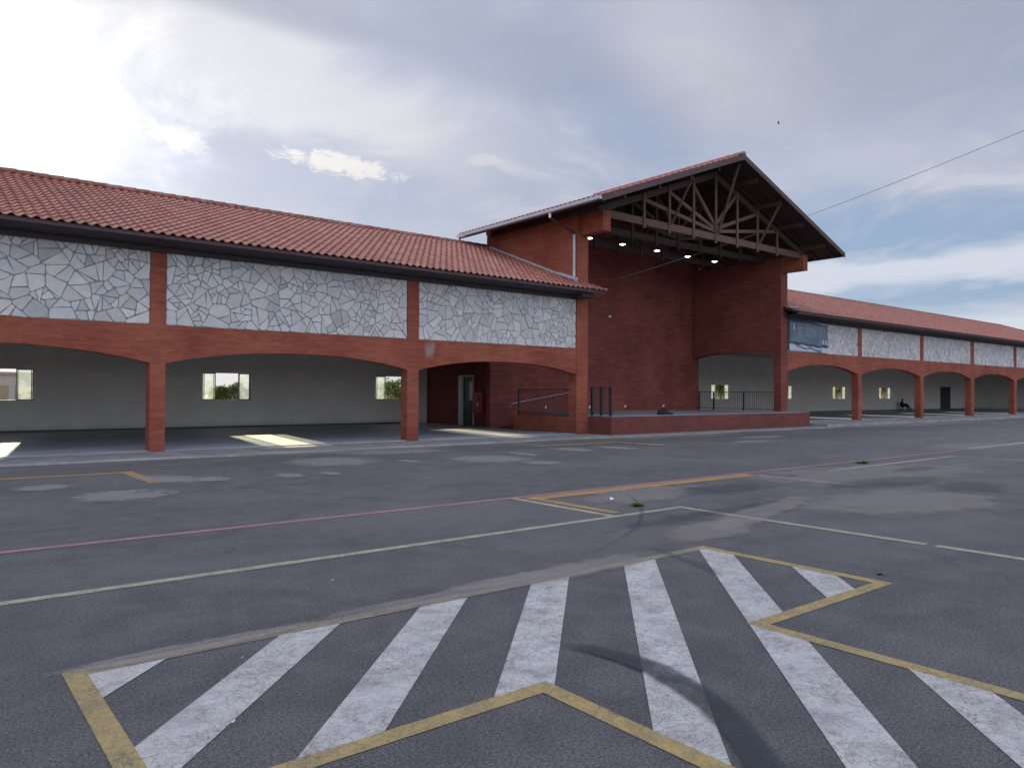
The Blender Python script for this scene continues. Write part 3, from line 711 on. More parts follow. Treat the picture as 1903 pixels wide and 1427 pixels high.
    mb = MB(); mb.box(max(xr0, x0), min(xr1, x1) , D-.10, D-.002, st-.10, st+.03); mb.build('eave_beam', M['soffit'], roof)
    return roof

left = empty('arcade_wing', (5, D, 0)); tag(left, 'long arcade left of the gabled hall, wide arches under white stone band and tiled roof', 'building', 'arcade wings of the market hall')
lw = [(-6.75, -4.55, 1.26, 2.50), (1.60, 3.80, 1.26, 2.50), (9.95, 12.12, 1.26, 2.50), (18.38, 20.55, 1.26, 2.50)]
roofL = wing(left, [(-10.75, -10.35), (-2.85, -2.45), (5.02, 5.41), (12.92, 13.36)], -16, TL0-.002, LF, SP_L, AP_L, SB_L, ST_L, EZ_L, RZ_L, lw, None, -16, TL0-.004, False, 11, 4.05)
MB().box(-16.2, -16.002, D, YB+.2, 0, 5.5).build('end_wall', M['brick'], left)
# tongue of roof that runs on in front of the hall wall
slope = math.atan2(RZ_L-EZ_L, YR-YE); sx = Vector((0, math.cos(slope), math.sin(slope))); nr = Vector((0, -math.sin(slope), math.cos(slope)))
tb = MB(); tile_sheet(tb, (TL0-.004, YE, EZ_L), (1,0,0), sx, nr, .80, .93, seg=8, seed=5)
tb.build('roof_corner', M['tile'], roofL, fix=False)
tl = MB(); q = [Vector((TL0, YE+.03, EZ_L+.01)), Vector((TL0+.79, YE+.03, EZ_L+.01)), Vector((TL0+.79, D-.03, EZ_L+.34)), Vector((TL0, D-.03, EZ_L+.34))]
tl.add([p+nr*-.02 for p in q]+[p+nr*-.10 for p in q], [(0,1,2,3),(7,6,5,4),(0,4,5,1),(1,5,6,2),(2,6,7,3),(3,7,4,0)])
tl.box(TL0, TL0+.80, YE+.03, YE+.055, ST_L+.10, EZ_L-.005)
tl.bar((TL0+.80, YE+.03, EZ_L-.06), (TL0+.80, D-.03, EZ_L+.27), .025, .16)
tl.box(TL0-.3, TL0+.35, YE+.25, D-.03, ST_L-.06, ST_L+.10)
tl.build('roof_corner_lining', M['soffit'], roofL)

right = empty('arcade_wing', (50, D, 0)); tag(right, 'arcade right of the gabled hall receding far away under a long orange tiled roof', 'building', 'arcade wings of the market hall')
rw = [(45.9, 48.2, 1.25, 2.42), (54.55, 56.9, 1.25, 2.42), (63.3, 65.7, 1.25, 2.42), (71.9, 74.4, 1.25, 2.42)]
cols = [(43.40, 43.86), (51.75, 52.20), (60.07, 60.65), (68.75, 69.28), (77.4, 77.95), (86.1, 86.6)]
roofR = wing(right, cols, TR1+.002, 95, RF, SP_R, AP_R, SB_R, ST_R, EZ_R, RZ_R, rw, (85.6, 88.2, RF, 2.58), TR1-.42, 91.2, True, 31, 4.55)
dr = MB(); dr.box(85.66, 86.87, YB+.05, YB+.10, RF+.01, 2.52); dr.box(86.90, 88.14, YB+.05, YB+.10, RF+.01, 2.52); d_ = dr.build('door', M['door_dark'], right)
fr = MB(); fr.box(85.6, 85.66, YB-.01, YB+.12, RF, 2.58); fr.box(88.14, 88.2, YB-.01, YB+.12, RF, 2.58); fr.box(85.66, 88.14, YB-.01, YB+.12, 2.52, 2.58); fr.build('door_frame', M['bronze'], d_)
hd = MB(); hd.tube([(86.80, YB+.05, 1.15), (86.80, YB-.01, 1.15), (86.68, YB-.01, 1.15)], .012); hd.build('handle', M['steel'], d_)
MB().box(95, 95.2, D, YB+.2, 0, 5.6).build('end_wall', M['cream'], right)

# ------------------------------------------------------------------ gabled hall with stage
EX0, EX1, AX, EZ, AZ, YF, YK = 19.42, 36.78, 28.10, 8.75, 11.97, 19.0, 28.0
hall = empty('gabled_hall', (28, D, 0)); tag(hall, 'tall open-fronted red brick hall with exposed timber truss gable between two arcades', 'building')
rs = (AZ-EZ)/(AX-EX0)
def zroof(x): return EZ+rs*(min(x, 2*AX-x)-EX0)
# side walls: piers, shallow side arches, upper walls and cantilevered wall heads
for nm, xa, xb, in_ in (('l', TL0, TL1, 1), ('r', TR0, TR1, -1)):
    w = MB(); w.box(xa, xb, D-.02, D+.40, 0, 3.70)
    n = 24; y0, y1 = D+.40, YH; vs = []; fs = []
    for i in range(n+1):
        t = i/n; y = y0+(y1-y0)*t; z = 3.70+.24*(1-abs(2*t-1)**2.2)
        vs += [(xa, y, z), (xa, y, 4.3), (xb, y, z), (xb, y, 4.3)]
    for i in range(n):
        a = i*4; b = a+4; fs += [(a,b,b+1,a+1),(a+2,a+3,b+3,b+2),(a,a+2,b+2,b)]
    w.add(vs, fs); w.box(xa, xb, D-.02, D+.40, 3.70, 4.3)
    w.box(xa, xb, D-.02, YH, 4.3, 8.72)
    if nm == 'l': w.box(xa, xb, D+.40, 25.55, 0, .72)
    else: w.box(xa, xb, D+.40, YH, 0, .72)
    w.build('side_wall', M['brick'] if nm == 'l' else M['brick_shaded'], hall)
    c = MB(); c.box(*((TL1-.42, TL1) if nm == 'l' else (TR0, TR0+.42)), 20.35, D-.022, 7.95, 8.74); c.build('wall_head', M['brick'], hall)
# back wall with gable
bw = MB(); bw.prism([(TL0, 0), (TR1, 0), (TR1, zroof(TR1)-.12), (AX, AZ-.12), (TL0, zroof(TL0)-.12)], YH, YH+.3, 'y'); bw.build('back_wall', M['brick_shaded'], hall)
# store room behind the stage
sr = MB()
def yz_wall(mb, x0, x1, y0, y1, z0, z1, hy0, hy1, hz1):
    mb.box(x0, x1, y0, hy0, z0, z1); mb.box(x0, x1, hy1, y1, z0, z1); mb.box(x0, x1, hy0, hy1, hz1, z1)
yz_wall(sr, 21.40, 21.6, YH+.3, YB, 0, 4.3, 29.55, 30.85, 2.52)
sr.build('store_room_wall', M['brick_dark'], hall)  # darker brick carries this wall's shade in its colour
MB().box(TL0, TR1, YB, YB+.2, 0, 6).build('rear_wall', M['cream'], hall)
rr = MB(); rr.add([(TL0-.02, YH+.3, RZ_L+.05), (TR1+.02, YH+.3, RZ_L+.05), (TR1+.02, 34.67, EZ_L), (TL0-.02, 34.67, EZ_L)], [(0,1,2,3)]); rr.build('rear_roof_slope', M['tile'], hall, fix=False)
dd = MB(); dd.box(21.46, 21.50, 29.62, 30.50, LF, 2.46); dd = dd.build('door', M['door_dark'], hall)
f_ = MB(); f_.box(21.38, 21.62, 30.50, 30.85, LF, 2.52); f_.box(21.38, 21.62, 29.55, 29.62, LF, 2.52); f_.box(21.38, 21.62, 29.62, 30.50, 2.46, 2.52); f_.build('door_frame', M['galv_paint'], dd)
MB().box(21.452, 21.459, 29.75, 30.0, 1.3, 2.2).build('door_pane', M['galv_paint'], dd)
hd = MB(); hd.tube([(21.46, 30.40, 1.15), (21.40, 30.40, 1.15), (21.40, 30.28, 1.15)], .012); hd.build('handle', M['steel'], dd)
# stage platform
st = MB(); SF = 20.42
st.box(TL1+.14, 35.95, SF, D-.03, 0, .74); st.box(TL1+.005, TR0-.005, D-.03, 25.6, 0, .74); st.box(25.4, TR0-.005, 25.6, YH-.005, 0, .74)
st.add([(TL1-.5, 25.6, .06), (25.4, 25.6, .74), (25.4, YH-.005, .74), (TL1-.5, YH-.005, .06), (25.4, 25.6, 0), (25.4, YH-.005, 0)], [(0,1,2,3),(0,4,1),(3,2,5)])
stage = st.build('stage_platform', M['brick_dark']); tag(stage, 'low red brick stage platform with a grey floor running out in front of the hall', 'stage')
sf = MB(); sf.box(TL1+.13, 35.96, SF-.01, D-.03, .743, .775); sf.box(TL1+.006, TR0-.006, D-.028, 25.6, .743, .775); sf.box(25.4, TR0-.006, 25.602, YH-.006, .743, .775)
sf.build('stage_floor', M['stage'], stage)
# roof: two tiled slopes, lining, fascia, rafters, purlins
sa = math.atan(rs); Ls = (AX-EX0)/math.cos(sa)
tb = MB()
tile_sheet(tb, (EX0, YK, EZ+.05), (0,-1,0), (math.cos(sa),0,math.sin(sa)), (-math.sin(sa),0,math.cos(sa)), YK-YF, Ls, seg=8, seed=71)
tile_sheet(tb, (EX1, YF, EZ+.05), (0,1,0), (-math.cos(sa),0,math.sin(sa)), (math.sin(sa),0,math.cos(sa)), YK-YF, Ls, seg=6, seed=72)
hr = tb.build('roof', M['tile'], hall, fix=False)
rc = MB(); ridge_caps(rc, (AX, YF-.02, AZ+.08), (AX, YK, AZ+.08), .13); rc.build('ridge_cap', M['tile'], hr)
ln = MB()
for sgn in (-1, 1):
    xe = AX+sgn*(AX-EX0-.02); p0 = (xe, EZ+.02); p1 = (AX, AZ+.03)
    ln.add([(p0[0], YF+.02, p0[1]), (p1[0], YF+.02, p1[1]), (p1[0], YK-.02, p1[1]), (p0[0], YK-.02, p0[1]),
            (p0[0], YF+.02, p0[1]-.04), (p1[0], YF+.02, p1[1]-.04), (p1[0], YK-.02, p1[1]-.04), (p0[0], YK-.02, p0[1]-.04)],
           [(0,1,2,3),(7,6,5,4),(0,4,5,1),(1,5,6,2),(2,6,7,3),(3,7,4,0)])
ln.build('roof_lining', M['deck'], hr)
fa = MB()
for sgn in (-1, 1):
    xe = AX+sgn*(AX-EX0); k = rs*sgn
    fa.prism([(xe, EZ+.05), (xe, EZ-.17), (AX, AZ-.17), (AX, AZ+.06)] if sgn < 0 else [(xe, EZ+.05), (AX, AZ+.06), (AX, AZ-.17), (xe, EZ-.17)], YF-.03, YF+.018, 'y')
fa.build('bargeboard', M['fascia_dark'], hr)
MB().box(EX1-.03, EX1, YF+.02, YK, EZ-.14, EZ+.03).build('fascia', M['wood_dark'], hr); MB().box(EX0, EX0+.03, YF+.02, YK, EZ-.14, EZ+.03).build('fascia', M['wood_dark'], hr)
for y in [YF+.55+i*.93 for i in range(10)]:
    if y > YK-.15: break
    mb = MB()
    for sgn in (-1, 1): mb.bar((AX+sgn*(AX-EX0-.05), y, EZ-.07), (AX, y, AZ-.07), .06, .12)
    mb.build('rafter', M['wood_dark'], hr)
for fr_ in (.17, .40, .62, .84):
    for sgn in (-1, 1):
        x = AX+sgn*(AX-EX0)*(1-fr_); z = zroof(x)-.24
        MB().bar((x, YF+.25, z), (x, YK-.1, z), .10, .20).build('purlin', M['wood_dark'], hr)
# timber trusses
def truss(y, mat, braces):
    t = MB(); zc = 8.68; h = .30
    root = MB().bar((TL1-.3, y, zc), (TR0+.3, y, zc), .10, h).build('truss', mat, hall)
    tc = MB()
    for sgn in (-1, 1):
        xe = AX+sgn*7.35; tc.bar((xe, y, zroof(xe)-.48), (AX, y, AZ-.50), .101, .26)
    tc.build('top_chord', M['wood_dark'], root)  # shade under the roof put in as a darker timber
    xs = [23.31, 24.90, 26.52, 28.10, 29.72, 31.35, 33.0]
    for x in xs:
        MB().bar((x, y-.075, 8.40), (x, y-.075, zroof(x)-.40), .13, .05, up=(0,1,0)).build('hanger', mat, root)
    for x, zk in zip(xs[:3], (9.02, 9.12, 9.28)):
        for sgn in (0, 1):
            xx = x if not sgn else 2*AX-x
            MB().bar((xx, y+.0, zroof(xx)-.60), (AX, y+.0, zk-.08), .09, .15).build('strut', mat, root)
    if braces:
        for x in (24.98, 28.18, 31.43):
            MB().bar((x, y-.12, 8.80), (x+.02, YF+.30, zroof(x)-.22), .06, .09).build('brace', M['wood'], root)
for i, y in enumerate((20.52, 22.6, 24.9)): truss(y, M['wood'] if i == 0 else M['wood_dark'], i == 0)  # rear trusses shaded by colour, using the darker timber
# left eave gutter and downpipe, flashing
gt = MB(); gx = EX0-.02
gt.box(gx-.14, gx-.125, YF+.0, YK, EZ-.085, EZ+.02); gt.box(gx-.125, gx+.0, YF, YK, EZ-.10, EZ-.085); gt.box(gx-.012, gx, YF, YK, EZ-.085, EZ+.015); gt.box(gx-.125, gx-.012, YF, YF+.012, EZ-.085, EZ+.015); gt.box(gx-.125, gx-.012, YK-.012, YK, EZ-.085, EZ+.015)
gut = gt.build('gutter', M['galv_paint'], hall)
dp = MB(); dp.tube([(gx-.06, 21.75, EZ-.10), (gx-.06, 21.75, EZ-.30)], .05); dp.build('gutter_outlet', M['white'], gut)
dp = MB(); dp.tube([(gx-.06, 21.75, EZ-.28), (gx+.1, 21.75, EZ-.36), (TL0-.14, 21.70, 8.06), (TL0-.08, 21.68, 7.96)], .045); dp.build('pipe_elbow', M['wood_dark'], gut)
dp = MB(); dp.tube([(TL0-.07, 21.68, 7.95), (TL0-.07, 21.68, 6.16)], .055, 10); dp.build('downpipe', M['galv_paint'], gut)
MB().bar((gx-.05, YK-.12, EZ-.1), (gx-.05, YK-.12, EZ-.52), .05, .05).build('rear_outlet', M['wood_dark'], gut)
def zl(y): return EZ_L+(y-YE)*(RZ_L-EZ_L)/(YR-YE)
def zr_(y): return EZ_R+(y-YE)*(RZ_R-EZ_R)/(YR-YE)
fl = MB(); fl.bar((TL0-.05, D-.06, zl(D-.06)+.10), (TL0-.05, YH, zl(YH)+.10), .10, .07); fl.bar((TL0-.10, D-.10, zl(D)+.14), (TL0-.10, D+.9, zl(D+.9)+.13), .16, .10)
fl.build('flashing', M['galv_paint'], hall)
fl = MB(); fl.bar((TR1+.03, D-.25, zr_(D-.25)+.09), (TR1+.03, YR, zr_(YR)+.09), .06, .08); fl.bar((TR1-.30, D-.30, zr_(D-.3)+.07), (TR1+.4, D-.30, zr_(D-.3)+.09), .2, .05); fl.build('flashing', M['galv_paint'], hall)

# ------------------------------------------------------------------ pendant lamps
def lamp(x, label):
    r = empty('pendant_lamp', (x, 24.0, 8.60)); tag(r, label, 'lamp', 'round ceiling lamps of the hall')
    c = (x, 24.0, 8.60)
    s_ = MB(); s_.lathe([(.03, .16), (.05, .15), (.07, .09), (.15, .03), (.165, .0), (.15, -.005)], c, 20); s_.build('lamp_shade', M['black'], r, smooth=True, fix=False)
    e = MB(); e.lathe([(.001, -.035), (.08, -.028), (.13, -.004)], c, 20); e.build('lens', M['lamp'], r, smooth=True)
    k = MB(); k.tube([(x, 24, 8.75), (x, 24, zroof(x)-.05)], .01, 6); k.build('cord', M['cord'], r)
    k = MB(); k.lathe([(.01, .26), (.035, .25), (.04, .16), (.03, .15)], c, 12); k.build('lamp_socket', M['cord'], r)
for x, lb in zip((23.72, 25.86, 28.30, 30.65, 32.88), ('lit round lamp under the hall roof, nearest the left pier', 'lit round lamp under the hall roof, second from the left pier', 'lit round lamp with a visible cord, middle of the row of five',
      'lit round lamp just above the slanting cable, fourth in the row', 'lit round lamp at the right end of the row, right of the cable')): lamp(x, lb)

# ------------------------------------------------------------------ railings and handrail
def railing(x0, y0, x1, y1, z, h, label, posts=(0, 1), sp=.115, post_w=.06):
    r = empty('railing', (x0, y0, z)); tag(r, label, 'railing', 'black bar railings of the stage')
    a = Vector((x0, y0, 0)); b = Vector((x1, y1, 0)); L = (b-a).length
    P_ = lambda t, zz: (a.x+(b.x-a.x)*t, a.y+(b.y-a.y)*t, z+zz)
    MB().bar(P_(0, h), P_(1, h), .045, .03).build('top_rail', M['black'], r)
    MB().bar(P_(0, .10), P_(1, .10), .03, .03).build('bottom_rail', M['black'], r)
    for t in posts: MB().bar(P_(t, 0), P_(t, h+.02), post_w, post_w).build('post', M['black'], r)
    n = int(L/sp)
    for i in range(1, n): MB().bar(P_(i/n, .115), P_(i/n, h-.015), .014, .014).build('bar', M['black'], r)
    return r
railing(20.9, D+.42, 20.9, 25.5, .72, 1.10, 'black railing on the low wall inside the last left arch')
railing(35.45, D+.42, 35.45, 26.9, .76, 1.02, 'thin-barred black railing across the side arch right of the stage', posts=(0, .4, .8, 1))
railing(21.47, SF+.10, 21.47, D-.06, .775, 1.12, 'short black railing with thick posts at the left front corner of the stage', posts=(0, .5, 1), sp=.12, post_w=.085)
h = empty('handrail', (22, YH, .9)); tag(h, 'thin metal handrail sloping up the back wall behind the railing', 'handrail')
hb = MB(); hb.tube([(21.75, YH-.08, 1.00), (21.80, YH-.08, 1.14), (22.0, YH-.08, 1.19), (25.6, YH-.08, 1.72)], .022); hb.build('rail', M['steel'], h)
for x in (21.95, 23.1, 24.3, 25.4):
    z = 1.19+(x-22)*.1472; mb = MB(); mb.tube([(x, YH-.08, z-.02), (x, YH-.05, z-.09), (x, YH, z-.09)], .01, 6); mb.build('bracket', M['steel'], h)

# sockets on the back wall
for i, (x, z, lb) in enumerate(((24.0, .99, 'white wall socket seen through the railing on the low wall'), (26.97, .97, 'white wall socket seen through the short corner railing'), (29.6, .99, 'white wall socket on the bare brick right of the corner railing'), (32.7, 1.0, 'white wall socket above the black heap on the stage'))):
    r = empty('wall_socket', (x, YH, z)); tag(r, lb, 'socket', 'small white sockets on the hall back wall')
    MB().box(x-.06, x+.06, YH-.025, YH-.001, z-.06, z+.06).build('plate', M['white'], r); MB().box(x-.02, x+.02, YH-.031, YH-.025, z-.02, z+.02).build('outlet', M['cord'], r)
r = empty('floodlight', (28.32, YH, 5.68)); tag(r, 'tiny white floodlight fixed high on the hall back wall', 'light fitting')
MB().box(28.24, 28.40, YH-.10, YH-.03, 5.60, 5.70).build('housing', M['white'], r); b_ = MB(); b_.bar((28.32, YH-.06, 5.70), (28.26, YH, 5.80), .03, .03); b_.build('bracket', M['cord'], r)

# fire hose cabinet beside the door
r = empty('hose_cabinet', (21.4, 28.95, 0)); tag(r, 'red fire hose cabinet on the dark wall beside the green door', 'fire cabinet')
MB().box(21.17, 21.395, 28.55, 29.32, .70, 1.68).build('cabinet', M['red_box'], r)
MB().box(21.155, 21.168, 28.62, 29.25, .78, 1.60).build('cabinet_door', M['red_box'], r)
k = MB(); k.prism([(28.83+.09*math.cos(t*math.pi/6), 1.38+.11*math.sin(t*math.pi/6)) for t in range(12)], 21.145, 21.154, 'x'); k.build('port', M['cord'], r)
MB().box(21.13, 21.154, 28.86, 28.95, 1.05, 1.2).build('latch', M['white'], r)

# banner on the right arcade
bn = empty('banner', (37.5, D-.1, 4)); tag(bn, 'grey-blue printed banner with torn lower edge on the stone band beside the hall', 'banner')
yb = D-.055; X0, X1, Z0, Z1 = 35.95, 39.80, 3.97, 5.62
n = 22; vs = []; fs = []; cl = []
for i in range(n+1):
    for j in range(9):
        t = i/n; u = j/8; low_ = 4.32-.09*t+.03*math.sin(t*7)+.02*math.sin(t*23)
        z = low_+(Z1-.10*t-low_)*u; vs.append((X0+(X1-X0)*t, yb-.02*math.sin(t*8+u*3)-.02, z))
for i in range(n):
    for j in range(8): fs.append((i*9+j, (i+1)*9+j, (i+1)*9+j+1, i*9+j+1))
m, g = newmat('banner_print'); n_ = g.noise(g.pos, 1.6, 4); setb(g, g.mix(g.ss(n_, .35, .65), (.085, .135, .185), (.13, .185, .215)), .35)
mb = MB().add(vs, fs); o = mb.build('printed_sheet', m, bn, smooth=True, fix=False); sm = o.modifiers.new('thick', 'SOLIDIFY'); sm.thickness = .004
bk = MB()
bk.add([(X0, yb+.0, Z0+.02), (X1+.1, yb+.0, Z0-.02), (X1+.1, yb+.0, 4.55), (X0, yb+.0, 4.75), (X0, yb+.02, Z0+.02), (X1+.1, yb+.02, Z0-.02), (X1+.1, yb+.02, 4.55), (X0, yb+.02, 4.75)], [(0,1,2,3),(7,6,5,4),(0,4,5,1),(1,5,6,2),(2,6,7,3),(3,7,4,0)])
bk.build('white_backing', mat_plain('white_vinyl', (.52, .55, .62), .4), bn)
fr = MB(); fr.bar((X0-.02, yb-.01, 5.66), (X1+.1, yb-.01, 5.50), .03, .06); fr.build('top_batten', M['galv_paint'], bn)
MB().box(TR1+.005, X0-.01, yb-.02, yb+.01, Z0, 5.64).build('dark_edge', M['bronze'], bn)
pr = MB(); mw = mat_plain('print_white', (.42, .46, .50), .5); fy = yb-.052
def lines(x0, x1, z, cnt, dz, h_, mbq, seed):
    r_ = random.Random(seed)
    for k in range(cnt):
        mbq = MB(); x = x0; e = x1-r_.uniform(0, .25)
        while x < e:
            w = r_.uniform(.05, .16); mbq.box(x, min(x+w, e), fy, fy+.006, z-k*dz-.012*(x-X0), z-k*dz+h_-.012*(x-X0)); x += w+.03
        mbq.build('text_line', mw, bn)
lines(36.72, 37.15, 5.20, 2, .10, .04, pr, 1); lines(37.38, 38.60, 5.22, 5, .105, .035, pr, 2); lines(36.75, 37.1, 4.96, 2, .1, .035, pr, 3)
MB().box(38.93, 38.97, fy, fy+.006, 4.30, 5.38).build('printed_line', mw, bn)
for a, b, c, d in ((36.22, 36.42, 5.08, 5.33), (39.15, 39.36, 4.42, 4.66), (39.47, 39.67, 4.40, 4.64)): MB().box(a, b, fy, fy+.006, c, d).build('printed_emblem', mw, bn)
MB().box(36.50, 36.72, fy, fy+.006, 5.16, 5.34).build('red_emblem', mat_plain('print_red', (.30, .09, .13), .5), bn)
cr = MB(); cr.tube([(36.55, fy-.0, 4.30), (36.95, fy-.02, 4.20), (37.25, fy, 4.16), (37.55, fy-.01, 4.10), (37.9, fy, 4.20), (38.4, fy-.01, 4.10), (38.75, fy, 4.04), (39.0, fy-.02, 4.12), (39.05, fy, 3.99), (38.75, fy, 4.0)], .018, 6); cr.build('loose_cord', M['cord'], bn)

# overhead cable
pts = []; A_ = Vector((29.14, YH-.02, 7.71)); B_ = Vector((56.0, -8.0, 18.9))
A_ = Vector((29.14, YH-.02, 7.71)); C_ = Vector((39.51, 12.0, 13.73)); 
d_ = C_-A_; 
for i in range(41):
    t = i/40*2.2; p = A_+d_*t; p.z += -.30*math.sin(math.pi*min(t/1.0, 1.0)) if t < 1 else (t-1)*.6; pts.append(p)
cb = MB(); cb.tube(pts, .017, 6); o = cb.build('overhead_cable', M['cable']); tag(o, 'thin grey cable slanting up from the hall back wall across the gable into the sky', 'cable')

# heap on the stage
hp = MB(); rg = random.Random(4)
bm = bmesh.new(); bmesh.ops.create_icosphere(bm, subdivisions=3, radius=1)
for v in bm.verts:
    q = v.co; k = 1+.35*math.sin(q.x*5+1)*math.cos(q.y*6)+.2*math.sin(q.x*11+q.y*7)
    v.co = Vector((q.x*.52, q.y*.20, max(0, q.z)*.17*k*(1.3 if q.x < .1 else .6)))
me = bpy.data.meshes.new('cloth_heap'); bm.to_mesh(me); bm.free(); me.materials.append(M['rag']); me.polygons.foreach_set('use_smooth', [True]*len(me.polygons))
o = bpy.data.objects.new('cloth_heap', me); COL.objects.link(o); o.location = (25.3, SF+.55, .776); tag(o, 'small black heap of cloth lying on the front edge of the stage', 'cloth heap')

# ------------------------------------------------------------------ small things on the asphalt
def weed(x, y, s, label, seed):
    r = empty('weed_tuft', (x, y, 0)); tag(r, label, 'weed', 'green weeds in the asphalt'); q = random.Random(seed); mb = MB()
    for _ in range(90):
        a = q.uniform(0, 6.28); L = s*q.uniform(.4, 1); el = q.uniform(.1, .9); w = s*.07
        b0 = Vector((x+q.uniform(-.3, .3)*s, y+q.uniform(-.3, .3)*s, .0)); d = Vector((math.cos(a)*math.cos(el), math.sin(a)*math.cos(el), math.sin(el)*.6)); sd_ = Vector((-math.sin(a), math.cos(a), 0))*w
        c = q.random(); mb.add([b0-sd_*.4, b0+sd_*.4, b0+d*L*.6+sd_, b0+d*L, b0+d*L*.6-sd_], [(0,1,2,3,4)], (c,)*3)
    mb.build('leaves', M['weed'], r, fix=False)
    st_ = MB()
    for _ in range(6):
        a = q.uniform(0, 6.28); st_.tube([(x, y, 0), (x+math.cos(a)*s*.3, y+math.sin(a)*s*.3, s*.2)], .004, 5)
    st_.build('stem', M['weed'], r)
weed(8.41, 7.48, .16, 'bright green weed by the corner of the faded line', 1)
weed(18.0, 8.85, .22, 'dark green weed growing beside the far red line', 2)
weed(7.0, 3.28, .05, 'tiny flat weed in the asphalt right of the hatched corner', 3)
mb = MB(); mb.add([(8.46,8.08,.016),(8.51,8.05,.035),(8.54,8.10,.02),(8.50,8.13,.055),(8.47,8.11,.018)], [(0,1,3),(1,2,3),(0,3,4)]); o = mb.build('paper_scrap', M['paper'], fix=False); tag(o, 'crumpled white paper scrap on the asphalt near the bright green weed', 'litter')
for i, (x, y, s) in enumerate(((1.27, 3.78, .018), (1.62, 4.66, .013), (2.9, 6.1, .02))):
    mb = MB(); mb.add([(x,y,.012),(x+s,y+s*.3,.016),(x+s*1.4,y+s,.02),(x+s*.3,y+s*.8,.012)], [(0,1,2,3)]); o = mb.build('litter_fleck', M['paper'], fix=False)
    tag(o, ('white fleck lying between the second and third white stripes', 'white fleck near the first long white stripe', 'white fleck on bare asphalt beyond the yellow line')[i], 'litter', 'pale flecks on the asphalt')

# bird far up
b_ = MB(); bp = Vector((97.2, 60, 40.6))
b_.add([bp+Vector(p) for p in ((-.5,-.3,.25),(0,0,0),(.5,.3,.25),(.1,-.1,-.05),(0,.0,-.08),(-.12,.12,-.02))], [(0,1,3),(1,2,3),(0,1,5),(3,4,5),(1,3,5)])
o = b_.build('bird', M['cord'], fix=False); tag(o, 'tiny dark bird flying above the gable', 'bird')

# ------------------------------------------------------------------ seated person
pr_ = empty('person', (75.75, 33.42, RF)); tag(pr_, 'person in dark clothes sitting low against the back wall of the right arcade, knees bent', 'person')
def skin_mesh(name, verts, edges, mat, parent, base, lv=1):
    me = bpy.data.meshes.new(name); me.from_pydata([Vector(v[:3]) for v in verts], edges, []); me.materials.append(mat)
    o = bpy.data.objects.new(name, me); COL.objects.link(o); o.parent = parent; o['_w'] = parent['_w']
    sk = o.modifiers.new('skin', 'SKIN')
    for i, v in enumerate(verts): me.skin_vertices[0].data[i].radius = (v[3], v[3])
    me.skin_vertices[0].data[0].use_root = True
    s_ = o.modifiers.new('sub', 'SUBSURF'); s_.levels = lv; s_.render_levels = lv; me.polygons.foreach_set('use_smooth', [True]*len(me.polygons)); return o
V = [(0,0,.33,.18),(0.0,0,.52,.17),(.03,0,.75,.18),(.05,0,.86,.08),(.07,0,.93,.06)]; E_ = [(0,1),(1,2),(2,3),(3,4)]
V += [(.09,0,1.03,.10),(.10,0,1.12,.09)]; E_ += [(4,5),(5,6)]
for sgn in (-1, 1):
    b = len(V); y = .17*sgn
    V += [(.04,y,.79,.075),(.14,y*1.3,.58,.06),(.38,y*.9,.64,.045),(.46,y*.8,.66,.03)]; E_ += [(2,b),(b,b+1),(b+1,b+2),(b+2,b+3)]
    for k in range(4): V.append((.53-.008*abs(k-1.5), y*.8+(-.03+.02*k), .65-.01*k*.3, .009)); E_.append((b+3, len(V)-1))
    V.append((.47, y*.8-.045*sgn, .63, .010)); E_.append((b+3, len(V)-1))
    b = len(V); y = .10*sgn
    V += [(.06,y,.34,.12),(.46,y*1.2,.58,.095),(.74+(.08*sgn),y*1.2,.12,.062),(.77+(.08*sgn),y*1.2,.055,.05),(.93+(.08*sgn),y*1.2,.045,.042)]; E_ += [(0,b),(b,b+1),(b+1,b+2),(b+2,b+3),(b+3,b+4)]
skin_mesh('body', V, E_, M['trousers'], pr_, (0,0,0))
skin_mesh('shirt', [(0,0,.36,.20),(.0,0,.55,.195),(.03,0,.76,.205),(.05,0,.84,.13)], [(0,1),(1,2),(2,3)], M['shirt'], pr_, (0,0,0))
skin_mesh('face', [(.10,0,.99,.07),(.12,0,1.05,.085),(.125,0,1.10,.07),(.21,0,1.045,.016)], [(0,1),(1,2),(1,3)], M['skin'], pr_, (0,0,0))
skin_mesh('hair', [(.03,0,1.0,.06),(.05,0,1.09,.10),(.10,0,1.155,.085)], [(0,1),(1,2)], M['hair'], pr_, (0,0,0))
pr_.rotation_euler = (0, 0, R_(-90))
st_ = MB().box(75.55, 75.95, 33.22, 33.58, RF+.16, RF+.20)
for a in (75.57, 75.89):
    for b in (33.24, 33.52): st_.box(a, a+.04, b, b+.04, RF, RF+.16)
o = st_.build('low_stool', M['wood_dark']); tag(o, 'very low dark stool under the seated person', 'stool')

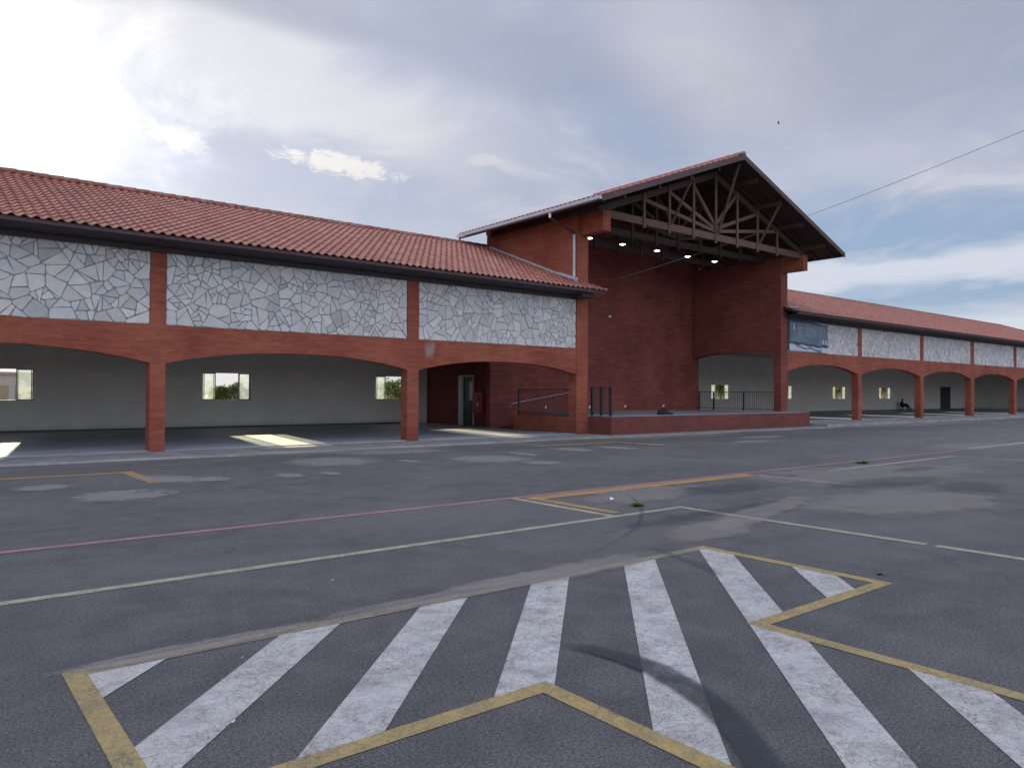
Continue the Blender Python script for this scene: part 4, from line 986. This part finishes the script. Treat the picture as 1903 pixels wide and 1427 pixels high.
# ------------------------------------------------------------------ behind the building: trees, houses, hills
def tree(name, x, y, hgt, rad, seed, label, mat='leaf', grp='trees behind the arcade', leaves=1700):
    q = random.Random(seed); r = empty(name, (x, y, 0)); tag(r, label, 'tree' if name != 'bush' else 'bush', grp)
    t = MB(); th = hgt*.45; t.tube([(x, y, 0), (x+q.uniform(-.1,.1), y, th*.5), (x+q.uniform(-.2,.2), y+.1, th)], [rad*.09, rad*.07, rad*.05])
    cl = []
    for _ in range(12):
        a = q.uniform(0, 6.28); e = q.uniform(-.3, 1.2); k = q.uniform(.35, .75)*rad
        p = Vector((x+math.cos(a)*math.cos(e)*k, y+math.sin(a)*math.cos(e)*k, hgt*.62+math.sin(e)*hgt*.30)); cl.append((p, rad*q.uniform(.28, .5)))
        t.tube([(x, y, th*.9), (x*.5+p.x*.5, y*.5+p.y*.5, th*.4+p.z*.6), tuple(p)], [rad*.04, rad*.025, rad*.012], 6)
    t.build('trunk', M['bark'], r)
    mb = MB()
    for _ in range(leaves):
        c, rr = q.choice(cl); v = Vector((q.gauss(0,1), q.gauss(0,1), q.gauss(0,.8))).normalized()*rr*q.uniform(.5, 1.1)**.7; p = c+v
        if p.z < .1: continue
        a = Vector((q.uniform(-1,1), q.uniform(-1,1), q.uniform(-1,1))).normalized(); b = a.cross(Vector((q.uniform(-1,1), q.uniform(-1,1), q.uniform(-1,1)))).normalized(); s = rad*.075
        cc = q.random(); mb.add([p-a*s, p+b*s*.6, p+a*s, p-b*s*.6], [(0,1,2,3)], (cc,)*3)
    mb.build('crown', M[mat], r, fix=False)
for i, (nm, x, y, h_, rd, lb, mt) in enumerate((
    ('bush', 14.35, 45, 1.9, .85, 'dark rounded bush seen through the open window behind the second arch', 'leaf'),
    ('tree', 22.9, 40, 2.3, 1.1, 'pale green tree seen through the window beside the second pillar', 'leaf_light'),
    ('tree', 25.4, 42.5, 2.6, 1.2, 'dark green tree at the right edge of the window beside the second pillar', 'leaf'),
    ('tree', 2.3, 62, 2.9, 1.6, 'small tree low in the far left window', 'leaf'),
    ('tree', 19.0, 56, 2.3, .8, 'slim pale tree at the right side of the window behind the second arch', 'leaf_light'),
    ('tree', 51.6, 37, 4.2, 2.0, 'leafy green tree filling the window behind the stage side arch', 'leaf_light'),
    ('tree', 61.1, 37, 4.3, 2.0, 'leafy tree in the window left of the first right arcade pillar', 'leaf_light'),
    ('tree', 70.2, 37, 4.2, 1.9, 'leafy tree in the window just right of the hall pier', 'leaf_light'),
    ('tree', 80.2, 37.1, 4.4, 2.1, 'leafy tree in the window left of the seated person', 'leaf_light'))):
    tree(nm, x, y, h_, rd, 50+i, lb, mt, leaves=1700 if x < 50 else 3200)
def house(x, y, w, d, h_, label, seed):
    r = empty('house', (x, y, 0)); tag(r, label, 'house', 'pale houses beyond the arcade'); 
    MB().box(x, x+w, y, y+d, 0, h_).build('wall', M['house'], r)
    MB().box(x-.15, x+w+.15, y-.15, y+d+.15, h_+.002, h_+.18).build('roof', M['roofing'], r)
    for k in range(2): f = MB().box(x+w*(.2+.4*k), x+w*(.2+.4*k)+.9, y-.03, y-.002, 1.0, 2.0).build('window', M['glassdark'], r)
house(3.9, 62, 3.2, 4, 2.75, 'pale block of a house at the right of the far left window', 1)
house(22.5, 66, 6.0, 4, 1.75, 'low pale house seen behind the dark bush', 2)
hl = []; fs = []; n = 60
for i in range(n+1):
    t = i/n; x = -500+1500*t; z = 7+3.5*math.sin(t*9+.6)+1.8*math.sin(t*23)+1.2*math.sin(t*51)
    hl += [(x, 380, -1), (x, 430+10*math.sin(t*14), max(z, 2.5)), (x, 560, -1)]
for i in range(n): a = i*3; b = a+3; fs += [(a,b,b+1,a+1),(a+1,b+1,b+2,a+2)]
o = MB().add(hl, fs).build('hills', M['hill'], smooth=True); tag(o, kind='structure')

for o in bpy.data.objects:
    if '_w' in o: del o['_w']
